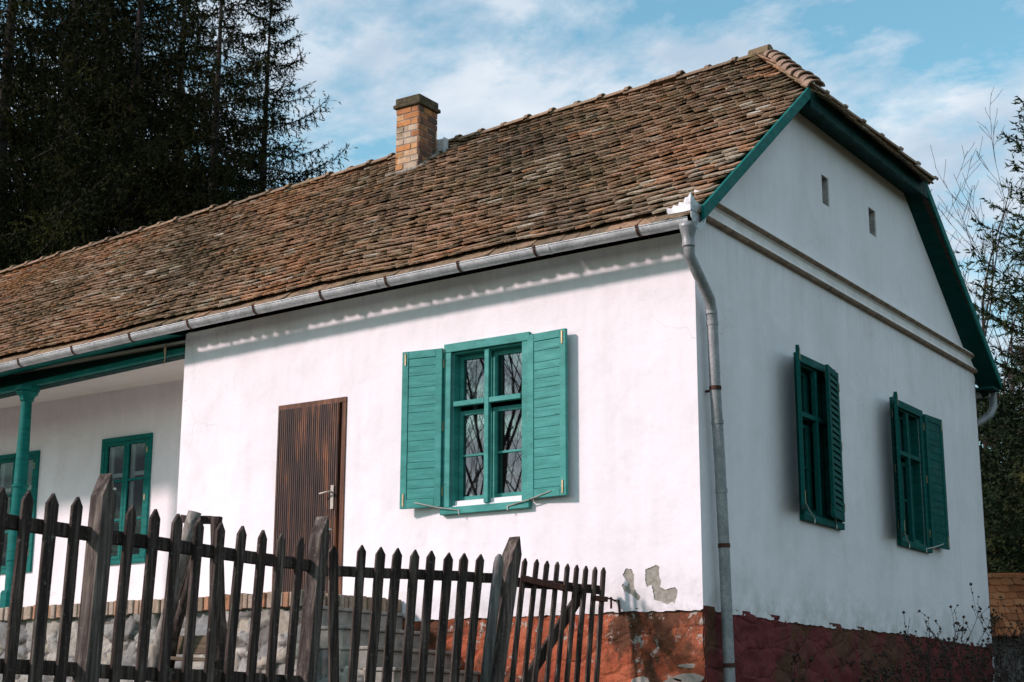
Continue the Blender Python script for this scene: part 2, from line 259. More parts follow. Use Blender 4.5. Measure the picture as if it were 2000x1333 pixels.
# ------------------------------------------------------------------ helpers
class MB:
    def __init__(s): s.v = []; s.f = []; s.a = []
    def add(s, vs, fs, a=None):
        o = len(s.v); s.v += [tuple(x) for x in vs]; s.f += [tuple(i + o for i in f) for f in fs]
        s.a += [0.5 if a is None else a] * len(vs)
    def box(s, x0, x1, y0, y1, z0, z1, M=None, a=None):
        vs = [Vector((x, y, z)) for z in (z0, z1) for y in (y0, y1) for x in (x0, x1)]
        if M is not None: vs = [M @ v for v in vs]
        s.add(vs, [(0, 2, 3, 1), (4, 5, 7, 6), (0, 1, 5, 4), (2, 6, 7, 3), (0, 4, 6, 2), (1, 3, 7, 5)], a); return s
    def prism(s, prof, M0, M1, a=None):            # same profile (list of 3-vectors) at two placements
        n = len(prof); vs = [M0 @ Vector(p) for p in prof] + [M1 @ Vector(p) for p in prof]
        s.add(vs, [tuple(range(n))[::-1], tuple(range(n, 2 * n))] + [(i, (i + 1) % n, n + (i + 1) % n, n + i) for i in range(n)], a); return s
    def tube(s, pts, rad, k=8, a=None, cap=True):
        pts = [Vector(p) for p in pts]; rad = rad if isinstance(rad, (list, tuple)) else [rad] * len(pts)
        vs = []; ref = None
        for i, p in enumerate(pts):
            d = (pts[min(i + 1, len(pts) - 1)] - pts[max(i - 1, 0)]).normalized()
            if ref is None: ref = d.orthogonal().normalized()
            ref = (ref - d * ref.dot(d)).normalized(); b = d.cross(ref)
            for j in range(k):
                an = 2 * math.pi * j / k; vs.append(p + (ref * math.cos(an) + b * math.sin(an)) * rad[i])
        fs = [(i * k + j, i * k + (j + 1) % k, (i + 1) * k + (j + 1) % k, (i + 1) * k + j) for i in range(len(pts) - 1) for j in range(k)]
        if cap: fs += [tuple(range(k))[::-1], tuple(range((len(pts) - 1) * k, len(pts) * k))]
        s.add(vs, fs, a); return s
    def lathe(s, prof, c, k=24, rot=0):
        vs = [(c[0] + r * math.cos(2 * math.pi * j / k + rot), c[1] + r * math.sin(2 * math.pi * j / k + rot), z) for r, z in prof for j in range(k)]
        fs = [(i * k + j, i * k + (j + 1) % k, (i + 1) * k + (j + 1) % k, (i + 1) * k + j) for i in range(len(prof) - 1) for j in range(k)]
        fs += [tuple(range(k))[::-1], tuple(range((len(prof) - 1) * k, len(prof) * k))]
        s.add(vs, fs); return s
    def build(s, name, mat, parent=None, smooth=False, bevel=0, label=None, seg=1):
        me = bpy.data.meshes.new(name); me.from_pydata(s.v, [], s.f); me.materials.append(mat)
        at = me.attributes.new('tint', 'FLOAT', 'POINT'); at.data.foreach_set('value', s.a)
        me.validate()
        if smooth: me.polygons.foreach_set('use_smooth', [True] * len(me.polygons))
        o = bpy.data.objects.new(name, me); C.objects.link(o)
        if parent is not None: par(o, parent)
        if bevel:
            b = o.modifiers.new('bevel', 'BEVEL'); b.width = bevel; b.segments = seg; b.limit_method = 'ANGLE'; b.angle_limit = math.radians(40)
        if label: o['label'] = label
        return o
def wm(o):
    M = Matrix.LocRotScale(o.location, o.rotation_euler, o.scale)
    return (wm(o.parent) @ o.matrix_parent_inverse @ M) if o.parent else M
def par(o, p):                                        # parent, keeping the child's coordinates where they are
    o.parent = p; o.matrix_parent_inverse = wm(p).inverted()
def thing(name, label, cat, loc=(0, 0, 0), group=None):
    o = bpy.data.objects.new(name, None); C.objects.link(o); o.location = loc; o.empty_display_size = 0.3
    return tag(o, label, cat, group)
def tag(o, label, cat, group=None):
    o['label'] = label; o['category'] = cat
    if group: o['group'] = group
    return o
def struct(o, kind='structure'): o['kind'] = kind; return o
def npmesh(name, V, F, mat, parent=None, smooth=False, attr=None):
    V = np.asarray(V, np.float32); F = np.asarray(F, np.int32); k = F.shape[1]
    me = bpy.data.meshes.new(name); me.vertices.add(len(V)); me.vertices.foreach_set('co', V.ravel())
    me.loops.add(F.size); me.loops.foreach_set('vertex_index', F.ravel())
    me.polygons.add(len(F)); me.polygons.foreach_set('loop_start', np.arange(0, F.size, k, dtype=np.int32)); me.polygons.foreach_set('loop_total', np.full(len(F), k, np.int32))
    if attr is not None:
        at = me.attributes.new('tint', 'FLOAT', 'POINT'); at.data.foreach_set('value', np.asarray(attr, np.float32))
    me.update(calc_edges=True); me.materials.append(mat)
    if smooth: me.polygons.foreach_set('use_smooth', [True] * len(me.polygons))
    o = bpy.data.objects.new(name, me); C.objects.link(o)
    if parent is not None: par(o, parent)
    return o
def copy_tree(o, parent=None):
    c = o.copy(); C.objects.link(c)
    if parent is not None: c.parent = parent; c.matrix_parent_inverse = o.matrix_parent_inverse.copy()
    for ch in [x for x in C.objects if x.parent == o]: copy_tree(ch, c)
    return c
def wallmesh(name, outer, holes, fn, depth, mat, parent=None, label=None, back=False):
    """flat wall with openings: 2-D loops, fn(a, b, d) -> 3-D point, d = depth into the wall; holes = [(loop, depth)]"""
    bm = bmesh.new(); loops = []
    for lp, dp in [(outer, depth)] + [(h, d) for h, d in holes]:
        vs = [bm.verts.new(fn(a, b, 0)) for a, b in lp]
        es = [bm.edges.new((vs[i], vs[(i + 1) % len(vs)])) for i in range(len(vs))]; loops.append((lp, dp, vs))
    bmesh.ops.triangle_fill(bm, use_beauty=True, use_dissolve=False, edges=bm.edges[:])
    for lp, dp, vs in loops:
        if not dp: continue
        bk = [bm.verts.new(fn(a, b, dp)) for a, b in lp]; n = len(vs)
        for i in range(n): bm.faces.new((vs[i], vs[(i + 1) % n], bk[(i + 1) % n], bk[i]))
    bmesh.ops.recalc_face_normals(bm, faces=bm.faces[:])
    me = bpy.data.meshes.new(name); bm.to_mesh(me); bm.free(); me.materials.append(mat)
    o = bpy.data.objects.new(name, me); C.objects.link(o)
    if parent is not None: par(o, parent)
    if label: o['label'] = label
    return o
def rect(a0, a1, b0, b1): return [(a0, b0), (a1, b0), (a1, b1), (a0, b1)]
def jag(a0, a1, b, n, amp, seed=0):
    r = random.Random(seed); o = []; w_ = 0
    for i in range(n + 1):
        w_ = 0.6 * w_ + r.uniform(-amp, amp)
        o.append((a0 + (a1 - a0) * i / n, (b(a0 + (a1 - a0) * i / n) if callable(b) else b) + w_))
    return o

# ------------------------------------------------------------------ ground and hill
def terr(x, y):
    z = -1.15 + 0.0 * x
    # falls away towards the street where the photographer stands, and past the gable
    dcam = np.clip((-y - 6.6) / 4.5, 0, 1) * 1.0 + 0; z = z - 1.5 * (dcam ** 2 * (3 - 2 * dcam))
    e = np.clip((x - 1.5) / 6, 0, 1); z = z - 0.9 * e * e * (3 - 2 * e) * np.clip((y + 6) / 6, 0, 1)
    r = np.hypot(x, y - 5); h = np.clip((r - 42) / 70, 0, 1); s = h * h * (3 - 2 * h)
    back = np.clip((y + 25) / 30, 0, 1)
    z = z + s * back * (15 + 2.5 * np.sin(x * 0.045 + 1) + 1.5 * np.sin(y * 0.07 + x * 0.02))
    z = z + np.clip((r - 112) / 500, 0, 1) * 30 * back
    return z + 0.02 * np.sin(x * 1.7 + 1) * np.sin(y * 1.3) + 0.3 * s * np.sin(x * 0.6) * np.sin(y * 0.5)
xs = np.sign(np.linspace(-1, 1, 261)) * (np.abs(np.linspace(-1, 1, 261)) ** 2.4) * 700
X, Yg = np.meshgrid(xs, xs); Zg = terr(X, Yg); n = len(xs)
idx = np.arange(n * n).reshape(n, n); F = np.stack([idx[:-1, :-1], idx[:-1, 1:], idx[1:, 1:], idx[1:, :-1]], -1).reshape(-1, 4)
m, t, p = newmat('grass_and_leaf_litter', 0.95, spec=0.1)
cg = ramp(t, noise(t, 1.4, 8, 0.7), [(0.3, (0.035, 0.045, 0.016)), (0.5, (0.06, 0.058, 0.026)), (0.7, (0.095, 0.07, 0.04))])
cg = mixc(t, ramp(t, noise(t, 0.05, 6, 0.7), [(0.4, g1(0)), (0.6, g1(0.8))]), cg, (0.055, 0.040, 0.028))
t.links.new(cg, p.inputs['Base Color']); t.links.new(bump(t, noise(t, 12, 6, 0.7), 0.8, 0.05), p.inputs['Normal'])
struct(npmesh('ground', np.stack([X, Yg, Zg], -1).reshape(-1, 3), F, m, smooth=True))

# ------------------------------------------------------------------ the house
W = 7.922; XL = -19.0
def gz(x): return 3.324 + 0.006 * x - 0.00195 * x * x           # gutter centre height, sagging to the left
def ez(x): return gz(x) + 0.048
def rz(x): return 6.757 + 0.0333 * (x + 1.04) - 0.00094 * (x + 1.04) * (x + 5.57) - 0.065
EY = -0.335; RY = W / 2; OR = 0.256; YH = 2.219; ZH = 5.385; XR = -1.034
def S(x, s):                                                   # point of the front roof slope, s = 0 eave .. 1 ridge
    kx = min(1.0, max(0.0, -x / 2.5)); sag = kx * (-0.05 * math.sin(math.pi * s) + 0.018 * math.sin(x * 1.1 + 2 * s) * math.sin(math.pi * s) + 0.010 * math.sin(x * 2.7 + 5 * s))
    return Vector((x, EY + (RY - EY) * s, ez(x) + (rz(x) - ez(x)) * s + sag))
house = thing('house', 'long white farmhouse with brown clay tiled half-hipped roof and teal shutters', 'house', (0, 0, -1.15))

# walls ------------------------------------------------------------
patchA = [(-0.775, 0.326), (-0.742, 0.38), (-0.684, 0.366), (-0.66, 0.309), (-0.662, 0.199), (-0.631, 0.154), (-0.6, 0.125), (-0.619, 0.093), (-0.663, 0.122), (-0.707, 0.157), (-0.764, 0.181), (-0.789, 0.232), (-0.77, 0.248), (-0.738, 0.213), (-0.725, 0.251), (-0.756, 0.292)]
patchB = [(-0.551, 0.359), (-0.487, 0.378), (-0.449, 0.393), (-0.412, 0.374), (-0.414, 0.298), (-0.396, 0.253), (-0.41, 0.199), (-0.354, 0.175), (-0.267, 0.193), (-0.237, 0.17), (-0.25, 0.116), (-0.271, 0.055), (-0.294, 0.074), (-0.345, 0.05), (-0.406, 0.079), (-0.462, 0.092), (-0.479, 0.169), (-0.49, 0.224), (-0.541, 0.205), (-0.553, 0.271)]
def rough_loop(lp, amp, seed):
    r = random.Random(seed); o = []
    for i in range(len(lp)):
        a = Vector(lp[i]); b = Vector(lp[(i + 1) % len(lp)]); k = max(2, int((b - a).length / 0.014))
        for j in range(k):
            q = a.lerp(b, j / k); o.append((q.x + r.uniform(-amp, amp), q.y + r.uniform(-amp, amp)))
    return o
def topx(x): return gz(x) + 0.02
bottom = jag(-6.268, -3.1, 0.03, 20, 0.004, 3) + jag(-3.05, -0.03, 0.0, 110, 0.007, 4) + [(0.0, 0.004)]
outer = bottom + [(x, topx(x)) for x in np.linspace(0, -6.268, 12)]
fhole = rect(-2.64, -1.81, 1.06, 2.56); dhole = rect(-4.858, -3.944, 0.19, 2.266)
fw = wallmesh('wall', outer, [(fhole, 0.16), (dhole, 0.2), (rough_loop(patchA, 0.004, 1), 0.007), (rough_loop(patchB, 0.004, 2), 0.007)],
              lambda a, b, d: (a, d, b), 0.03, PL, house, 'sunlit white front wall with two peeled grey patches')
MB().box(-1.1, -0.05, 0.0072, 0.012, 0.015, 0.6).build('bare_plaster', BARE, fw)
MB().box(-6.268, -0.001, 0.165, 0.18, -1.2, 3.3).build('wall', ROOM, house, label='inner face of the front wall') if False else None
s8 = 0.8
def gtop(y): return 5.298 - s8 * max(2.319 - y, 0, y - (W - 2.319))
outer = [(0.0305, 0.004)] + jag(0.05, W - 0.02, lambda y: -0.015 * math.sin(y * 0.9), 150, 0.009, 9) + [(W, 0.0), (W, gtop(W)), (W - 2.319, 5.298), (2.319, 5.298), (0.0305, gtop(0.03))]
w1c, w2c = 2.60, 5.23
vents = [rect(3.035, 3.225, 4.455, 4.78), rect(4.385, 4.60, 4.475, 4.79)]
gh = [(rect(c - 0.415, c + 0.415, 1.06, 2.56), 0.16) for c in (w1c, w2c)] + [(v, 0.22) for v in vents]
gw = wallmesh('wall', outer, gh, lambda a, b, d: (-d, a, b), 0.03, PL, house, 'shaded white gable wall with two shuttered windows')
for v in vents:
    MB().box(-0.24, -0.221, v[0][0] - .02, v[1][0] + .02, v[0][1] - .02, v[2][1] + .02).build('unlit_attic_stand_in', ROOM, gw)  # near-black back plate stands for the unlit attic
    ya, yb, zq, zr_ = v[0][0], v[1][0], v[0][1], v[2][1]
    MB().box(-0.22, -0.012, ya - .001, ya + .006, zq, zr_).box(-0.22, -0.012, yb - .006, yb + .001, zq, zr_).box(-0.22, -0.012, ya + .007, yb - .007, zr_ - .006, zr_ + .001).box(-0.22, -0.012, ya + .007, yb - .007, zq - .001, zq + .006).build('vent_shade_lining', VENTSH, gw)  # added lining, recess shade painted on the vent sides
# cornice on the gable
co = MB(); prof = [(0, 3.50), (0.045, 3.505), (0.055, 3.53), (0.035, 3.56), (0.03, 3.635), (0.06, 3.655), (0.085, 3.675), (0.085, 3.70), (0.05, 3.715), (0.0, 3.735)]
co.prism([(a, 0, z) for a, z in prof], Matrix.Translation((0.001, 0.02, 0)), Matrix.Translation((0.001, W - 0.03, 0)))
DRIPM = simple('dirt_and_shade_moulding', (0.27, 0.19, 0.135), 0.95, var=0.45, s=9)
CORN = simple('stained_plaster_moulding', (0.76, 0.73, 0.70), 0.9, var=0.12, s=5)
co.build('cornice', CORN, gw, bevel=0.006)
co = MB()
for za, zb, xa, xb in ((3.488, 3.526, 0.040, 0.060), (3.648, 3.684, 0.066, 0.092)):
    co.prism([(0.0, 0, za), (xa, 0, za + .004), (xb, 0, zb - .008), (xb - .002, 0, zb), (0.0, 0, zb)], Matrix.Translation((0.002, 0.015, 0)), Matrix.Translation((0.002, W - 0.025, 0)))
co.build('cornice_dirt_shade_strip', DRIPM, gw, bevel=0.004)  # brown underside strips: dirt and shade put into one colour
# recessed porch wall, return wall, ceiling, back of the house
rh = [(rect(-9.02 + .0, -8.19, 0.955, 2.50), 0.14), (rect(-11.10, -10.24, 0.94, 2.47), 0.14)]
wallmesh('wall', rect(XL, -6.24, 0.15, 3.3), rh, lambda a, b, d: (a, 1.4 + d, b), 0.3, PL, house, 'white wall recessed under the porch roof')
MB().box(-6.267, -6.2, 0.0305, 1.399, 0.15, 3.25).build('wall', PL, house, label='short return wall beside the porch')
MB().box(XL, -6.272, 0.0, 1.398, 3.13, 3.16).build('ceiling', CEIL, house)
MB().box(XL, 0.0, W - 0.02, W, -1.2, 3.4).build('wall', PL, house, label='rear wall of the farmhouse')
MB().box(XL, XL + 0.03, 0.0, W - 0.03, -1.2, 3.4).build('wall', PL, house, label='far end wall of the farmhouse')
# plinth, real relief
def plinth(x0, x1, z0, z1, fn, mat, seed, lab):
    na = int((x1 - x0) / 0.035); nb = int((z1 - z0) / 0.035); r = np.random.default_rng(seed)
    A, B = np.meshgrid(np.linspace(x0, x1, na + 1), np.linspace(z0, z1, nb + 1))
    pts = np.stack([r.uniform(x0, x1, 260), r.uniform(z0, z1, 260)], -1)
    d = np.sqrt((A[..., None] - pts[:, 0]) ** 2 + (1.7 * (B[..., None] - pts[:, 1])) ** 2); d.sort(-1)
    h = np.clip((d[..., 1] - d[..., 0]) / 0.10, 0, 1) * 0.022 + 0.008 * np.sin(A * 9 + 3 * np.sin(B * 11)) + r.normal(0, 0.0025, A.shape)
    D = 0.028 - h
    V = np.array([fn(a, b, dd) for a, b, dd in zip(A.ravel(), B.ravel(), D.ravel())])
    ii = np.arange(A.size).reshape(A.shape); F = np.stack([ii[:-1, :-1], ii[:-1, 1:], ii[1:, 1:], ii[1:, :-1]], -1).reshape(-1, 4)
    o = npmesh('plinth', V, F, mat, house, smooth=True); o['label'] = lab; return o
plinth(-3.3, 0.002, -1.25, 0.03, lambda a, b, d: (a, d, b), PLF, 5, 'orange red peeling plinth of the sunlit front')
plinth(0.0, W, -2.2, 0.03, lambda a, b, d: (-d + 0.004, a, b), PLG, 6, 'dark maroon plinth below the gable wall')
# exposed pale stones low on the corner of the plinth
st = MB()
for i, (x, z, a, b) in enumerate([(-0.16, -0.57, 0.15, 0.045), (-0.30, -0.60, 0.10, 0.04), (-0.06, -0.66, 0.12, 0.05), (-0.40, -0.66, 0.12, 0.05), (-0.13, -0.47, 0.14, 0.02), (-0.62, -0.60, 0.09, 0.05)]):
    r = random.Random(i); pr = [(x + a * math.cos(q) * r.uniform(.8, 1.1), 0, z + b * math.sin(q) * r.uniform(.8, 1.1)) for q in np.linspace(0, 6.28, 11)[:-1]]
    st.prism(pr, Matrix.Translation((0, 0.004, 0)), Matrix.Translation((0, 0.05, 0)), r.uniform(0.2, .8))
st.build('exposed_stones', m_attr('pale_stone', [(0, (0.3, 0.25, 0.2)), (1, (0.62, 0.55, 0.48))]), house, bevel=0.012, seg=2)

# roof ------------------------------------------------------------
dk = MB()
def grid(mb, fn, us, vs, flip=False):
    P = [fn(u, v) for v in vs for u in us]; k = len(us)
    mb.add(P, [(j * k + i, j * k + i + 1, (j + 1) * k + i + 1, (j + 1) * k + i) for j in range(len(vs) - 1) for i in range(k - 1)])
sH = (YH - EY) / (RY - EY)
def xend(s, over=0.0): return (OR + over) if s <= sH else (OR + over) + (XR - OR - over) * (s - sH) / (1 - sH)
us = np.linspace(0, 1, 40)
for side in (0, 1):
    def fn(u, s, dz=-0.03):
        x = XL + (xend(s) - 0.02 - XL) * u; P = S(x, s); y = P.y if side == 0 else 2 * RY - P.y
        return (x, y + (0.03 if side == 0 else -0.03), P.z + dz)
    grid(dk, lambda u, s: fn(u, s), us, np.linspace(0.04, 1, 12)); grid(dk, lambda u, s: fn(u, s, -0.055), us, np.linspace(0.04, 1, 12))
roof = dk.build('roof', DECK, house, label='dark boarding under the clay tiles')
roof['label'] = 'brown weathered clay tiled roof'
def clump(x, s): return 0.5 + 0.5 * math.sin(x * 0.9 + 3 * math.sin(s * 4 + x * 0.3)) 
def tilefield(fn, nrm_up, rows, x0, x1, inside, wdt, expo_frac, seed, tint_fn, eave=False, lift=0.058, thick=0.018, side=1):
    """fn(x, s) -> point; rows of beaver-tail tiles, each a real slab with a rounded foot"""
    r = random.Random(seed); mb = MB(); du = 1.0 / rows
    arc = [(-0.5, 0.26), (-0.44, 0.10), (-0.28, 0.02), (0, 0.0), (0.28, 0.02), (0.44, 0.10), (0.5, 0.26)]
    for j in range(rows):
        s0 = j * du; off = 0.5 * (j % 2) + r.gauss(0, .07); k0 = int(math.floor(x0 / wdt)) - 1; k1 = int(x1 / wdt) + 1; rowdip = r.uniform(-0.003, 0.003)
        for k in range(k0, k1 + 1):
            xc = (k + off) * wdt
            if xc < x0 or not inside(xc, s0 + du * 0.5): continue
            if r.random() < 0.002: continue
            P0 = fn(xc, s0); P1 = fn(xc, min(s0 + 2.0 * du, 1.0)); ax = (fn(xc + 0.05, s0) - fn(xc - 0.05, s0)).normalized(); up = (P1 - P0); L = up.length; up.normalize()
            nn = ax.cross(up).normalized() * side
            if nn.z < 0: nn = -nn
            sh = r.gauss(0, 0.006); rot = r.gauss(0, 0.02); li = (lift + r.gauss(0, 0.004)) if (j or not eave) else -0.010 + 0.013 * max(0, math.sin(xc * 1.9 + 1.2) + 0.5 * math.sin(xc * 5.1)) + r.choice((0, 0, 0, .012)); tw = r.gauss(0, 0.0045); ww = wdt * 0.965
            tnt = tint_fn(xc, s0, r) * (0.55 if eave and not j else 1); vs = []
            top = [(-0.5, L / (0.30)), (0.5, L / 0.30)]
            out2 = [(a, b * 0.16) for a, b in arc] + [(0.5, L), (-0.5, L)]
            for dz in (0, -thick):
                for a, b in out2:
                    xx = a * ww; yy = b + sh - xx * rot; h = li * (1 - min(b / L, 1) * 0.95) + tw * a * 2 * (1 - b / L) - 0.002 + dz + rowdip - 0.008 * abs(a) ** 2 * 2 + (0.003 * r.random() if b < 0.05 else 0)
                    vs.append(P0 + ax * (xx) + up * yy + nn * h)
            n = len(out2)
            mb.add(vs, [tuple(range(n)), tuple(range(n, 2 * n))[::-1]] + [(i, n + i, n + (i + 1) % n, (i + 1) % n) for i in range(n)], tnt)
    return mb
def rt(x, s, r):
    base = 0.36 + 0.20 * math.sin(x * 0.7 + 1.3) * math.sin(s * 5 + x * .5) + 0.10 * math.sin(x * 2.3 + s * 9)
    base += 0.10 * min(1, max(0, (-x - 2) / 6)) - 0.03
    v = base + r.gauss(0, 0.08)
    for bx_, bs_, rx_, rs_ in ((-5.7, .10, .55, .13), (-7.3, .2, .4, .10), (-8.9, .45, .8, .08), (-6.2, .85, .5, .12), (-3.0, .5, .5, .1), (-0.3, .12, .6, .2), (-11, .7, .9, .1)):
        if ((x - bx_) / rx_) ** 2 + ((s - bs_) / rs_) ** 2 < 1 and r.random() < .35: return r.uniform(.80, .94)
    q = r.random()
    if q < 0.03: v = r.uniform(0.62, 0.72)
    elif q < 0.055: v = r.uniform(0.82, 1.0)
    elif q < 0.09: v = r.uniform(0.0, 0.15)
    # paler lichen-covered drifts
    if math.sin(x * 1.3 + 4 * s) > 0.93 and r.random() < 0.12: v = r.uniform(0.84, 1)
    return min(max(v, 0), 1)
chx0, chx1, chy0, chy1 = -5.90, -5.53, 3.2, 3.60
def ins(x, s):
    if x > xend(s, 0.0) - 0.092: return False
    y = EY + (RY - EY) * s
    return not (chx0 - 0.02 < x < chx1 + 0.02 and chy0 < y < chy1)
tilefield(S, 1, 37, XL, 0.3, ins, 0.16, 0, 11, rt, eave=True).build('tiles', TILE, roof)
Sb = lambda x, s: Vector((S(x, s).x, 2 * RY - S(x, s).y, S(x, s).z))
tilefield(Sb, 1, 37, -4.0, 0.3, lambda x, s: x < xend(s, 0.0) - 0.075, 0.16, 0, 12, rt).build('tiles', TILE, roof)
# half-hip
zE = ZH; HX = OR + 0.10; apex = Vector((XR, RY, rz(XR)))
def Hf(y, s):
    x = HX + (XR - HX) * s; return Vector((x, y, (zE - 0.085) + (apex.z - zE + 0.085) * s))
def hins(y, s):
    a = YH - 0.05 + (RY - YH) * s; b = W - a; return a + 0.03 < y < b - 0.03
tilefield(Hf, 1, 12, 1.8, 6.2, hins, 0.172, 0, 13, rt).build('tiles', TILE, roof)
hd = MB(); hd.add([(OR, YH - .05, ZH - .06), (OR, W - YH + .05, ZH - .06), (XR, RY, apex.z - .06)], [(0, 1, 2)]); hd.build('hip_boarding', DECK, roof)
# ridge caps and hip caps: half round, overlapping
def caps(p0, p1, pitch, r0, r1, seed, mb, fnz=None, tmin=0.3, tmax=0.7):
    r = random.Random(seed); L = (p1 - p0).length; n_ = int(round(L / pitch)); d = (p1 - p0).normalized(); sd_ = d.cross(Vector((0, 0, 1))).normalized(); upv = sd_.cross(d)
    for i in range(n_):
        a = p0 + (p1 - p0) * (i / n_); b = p0 + (p1 - p0) * ((i + 1.18) / n_)
        if fnz: a = Vector((a.x, a.y, fnz(a.x))); b = Vector((b.x, b.y, fnz(b.x)))
        jy = r.gauss(0, 0.008); jz = r.gauss(0, 0.006); K = 9; vs = []
        for (q, rad, dz) in ((a, r0, 0.012), (a.lerp(b, 0.12), r0 * 0.98, 0.012), (a.lerp(b, 0.16), r0 * 0.88, 0.0), (b, r1, -0.012)):
            for inner in (0, 0.018):
                for k in range(K):
                    an = math.pi * (k / (K - 1)) ; rr = rad - inner
                    vs.append(q + sd_ * (math.cos(an) * rr + jy) + upv * (math.sin(an) * rr * 0.75 + dz + jz))
        fs = []
        for l in range(3):
            o0 = l * 2 * K; o1 = (l + 1) * 2 * K
            for k in range(K - 1):
                fs.append((o0 + k, o0 + k + 1, o1 + k + 1, o1 + k)); fs.append((o0 + K + k, o1 + K + k, o1 + K + k + 1, o0 + K + k + 1))
        for k in range(K - 1):
            fs.append((k, K + k, K + k + 1, k + 1)); o1 = 6 * K; fs.append((o1 + k, o1 + k + 1, o1 + K + k + 1, o1 + K + k))
        mb.add(vs, fs, r.uniform(tmin, tmax))
mb = MB(); caps(Vector((XR + 0.05, RY, 0)), Vector((XL, RY, 0)), 0.37, 0.100, 0.085, 3, mb, lambda x: rz(x) + 0.022, 0.12, 0.42); mb.build('ridge_tiles', TILE, roof, smooth=False)
HIPM = simple('pale_pink_clay', (0.25, 0.175, 0.125), 0.93, spec=0.12, var=0.4, s=9)
for (yy, sd0) in ((YH, 5), (W - YH, 6)):
    mb = MB(); caps(Vector((HX - 0.02, yy - 0.02 if yy < RY else yy + .02, ZH + 0.02)), apex + Vector((0.08, 0, 0.045)), 0.29, 0.095, 0.082, sd0, mb); mb.build('hip_tiles', HIPM, roof)
mb = MB(); mb.tube([(XR - 0.16, RY, apex.z + 0.055), (XR + 0.10, RY, apex.z + 0.055)], [0.085, 0.10], 10, 0.15); mb.build('ridge_end_tile', TILE, roof)
# bargeboards, soffits, hip fascia
def seg(mb, P, Q, t, h, xa, xb):                           # board in a plane x = const between P and Q (y, z) bottom edge, height h
    mb.prism([(0, P[0], P[1]), (0, Q[0], Q[1]), (0, Q[0], Q[1] + h), (0, P[0], P[1] + h)], Matrix.Translation((xa, 0, 0)), Matrix.Translation((xb, 0, 0)))
bz = lambda y: 3.352 + 0.797 * (y + 0.253)
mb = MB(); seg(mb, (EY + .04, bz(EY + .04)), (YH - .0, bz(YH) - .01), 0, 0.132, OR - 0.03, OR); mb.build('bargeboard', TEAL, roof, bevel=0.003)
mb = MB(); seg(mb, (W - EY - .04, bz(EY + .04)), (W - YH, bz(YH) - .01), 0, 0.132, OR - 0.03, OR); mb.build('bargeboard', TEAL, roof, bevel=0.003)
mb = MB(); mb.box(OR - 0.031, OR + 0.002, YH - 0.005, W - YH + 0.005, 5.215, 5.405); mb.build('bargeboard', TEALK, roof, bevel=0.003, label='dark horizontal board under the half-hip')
sf = MB()
for sgn in (0, 1):
    f_ = lambda y: y if sgn == 0 else W - y
    sf.add([(0.0, f_(-0.28), gtop(0) - 0.224 ), (0.0, f_(2.319), 5.298), (OR - .004, f_(2.24), bz(2.24) + 0.004), (OR - .004, f_(EY + .04), bz(EY + .04) + 0.004)], [(0, 1, 2, 3)])
sf.add([(0.0, 2.319, 5.298), (0.0, W - 2.319, 5.298), (OR - .03, W - 2.24, 5.26), (OR - .03, 2.24, 5.26)], [(0, 1, 2, 3)])
sf.box(-0.02, OR - .032, W + 0.0, W + 0.30, 3.28, 3.31)
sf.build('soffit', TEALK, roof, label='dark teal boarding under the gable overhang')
# eaves soffit over the porch, beam
mb = MB()
xs_ = np.linspace(XL, -6.28, 14)
grid(mb, lambda x, v: (x, -0.29 + 0.31 * v, gz(x) - 0.05 + 0.06 * v), list(xs_), [0, 0.33, 0.66, 1]); grid(mb, lambda x, v: (x, -0.29 + 0.31 * v, gz(x) - 0.03 + 0.06 * v), list(xs_), [0, 1])
mb.build('eaves_soffit', TEAL, roof)
bm_ = lambda x: 3.017 + 0.0372 * (x + 6.277)
mb = MB()
def beam(mb, x0, x1, y0, y1, a, b):
    vs = [(x, y, bm_(x) + z) for z in (a, b) for y in (y0, y1) for x in (x0, x1)]; mb.add(vs, [(0, 2, 3, 1), (4, 5, 7, 6), (0, 1, 5, 4), (2, 6, 7, 3), (0, 4, 6, 2), (1, 3, 7, 5)])
beam(mb, XL, -6.275, 0.07, 0.20, 0.0, 0.30); mb.build('porch_beam', TEALK, house, bevel=0.004)  # beam colour carries the shadow of the eave
mb = MB(); beam(mb, XL, -6.275, -0.012, 0.068, 0.004, 0.062); mb.build('beam_moulding', TEAL, house, bevel=0.008, seg=2)
# hanging lamp hook with a paper nest under the beam
mb = MB(); mb.tube([(-6.55, -0.02, 3.16), (-6.55, -0.03, 3.08), (-6.545, -0.03, 3.0), (-6.56, -0.03, 2.9)], [0.004, 0.016, 0.006, 0.002], 7); mb.build('dry_tuft', simple('dry_straw', (0.45, 0.33, 0.22)), house)

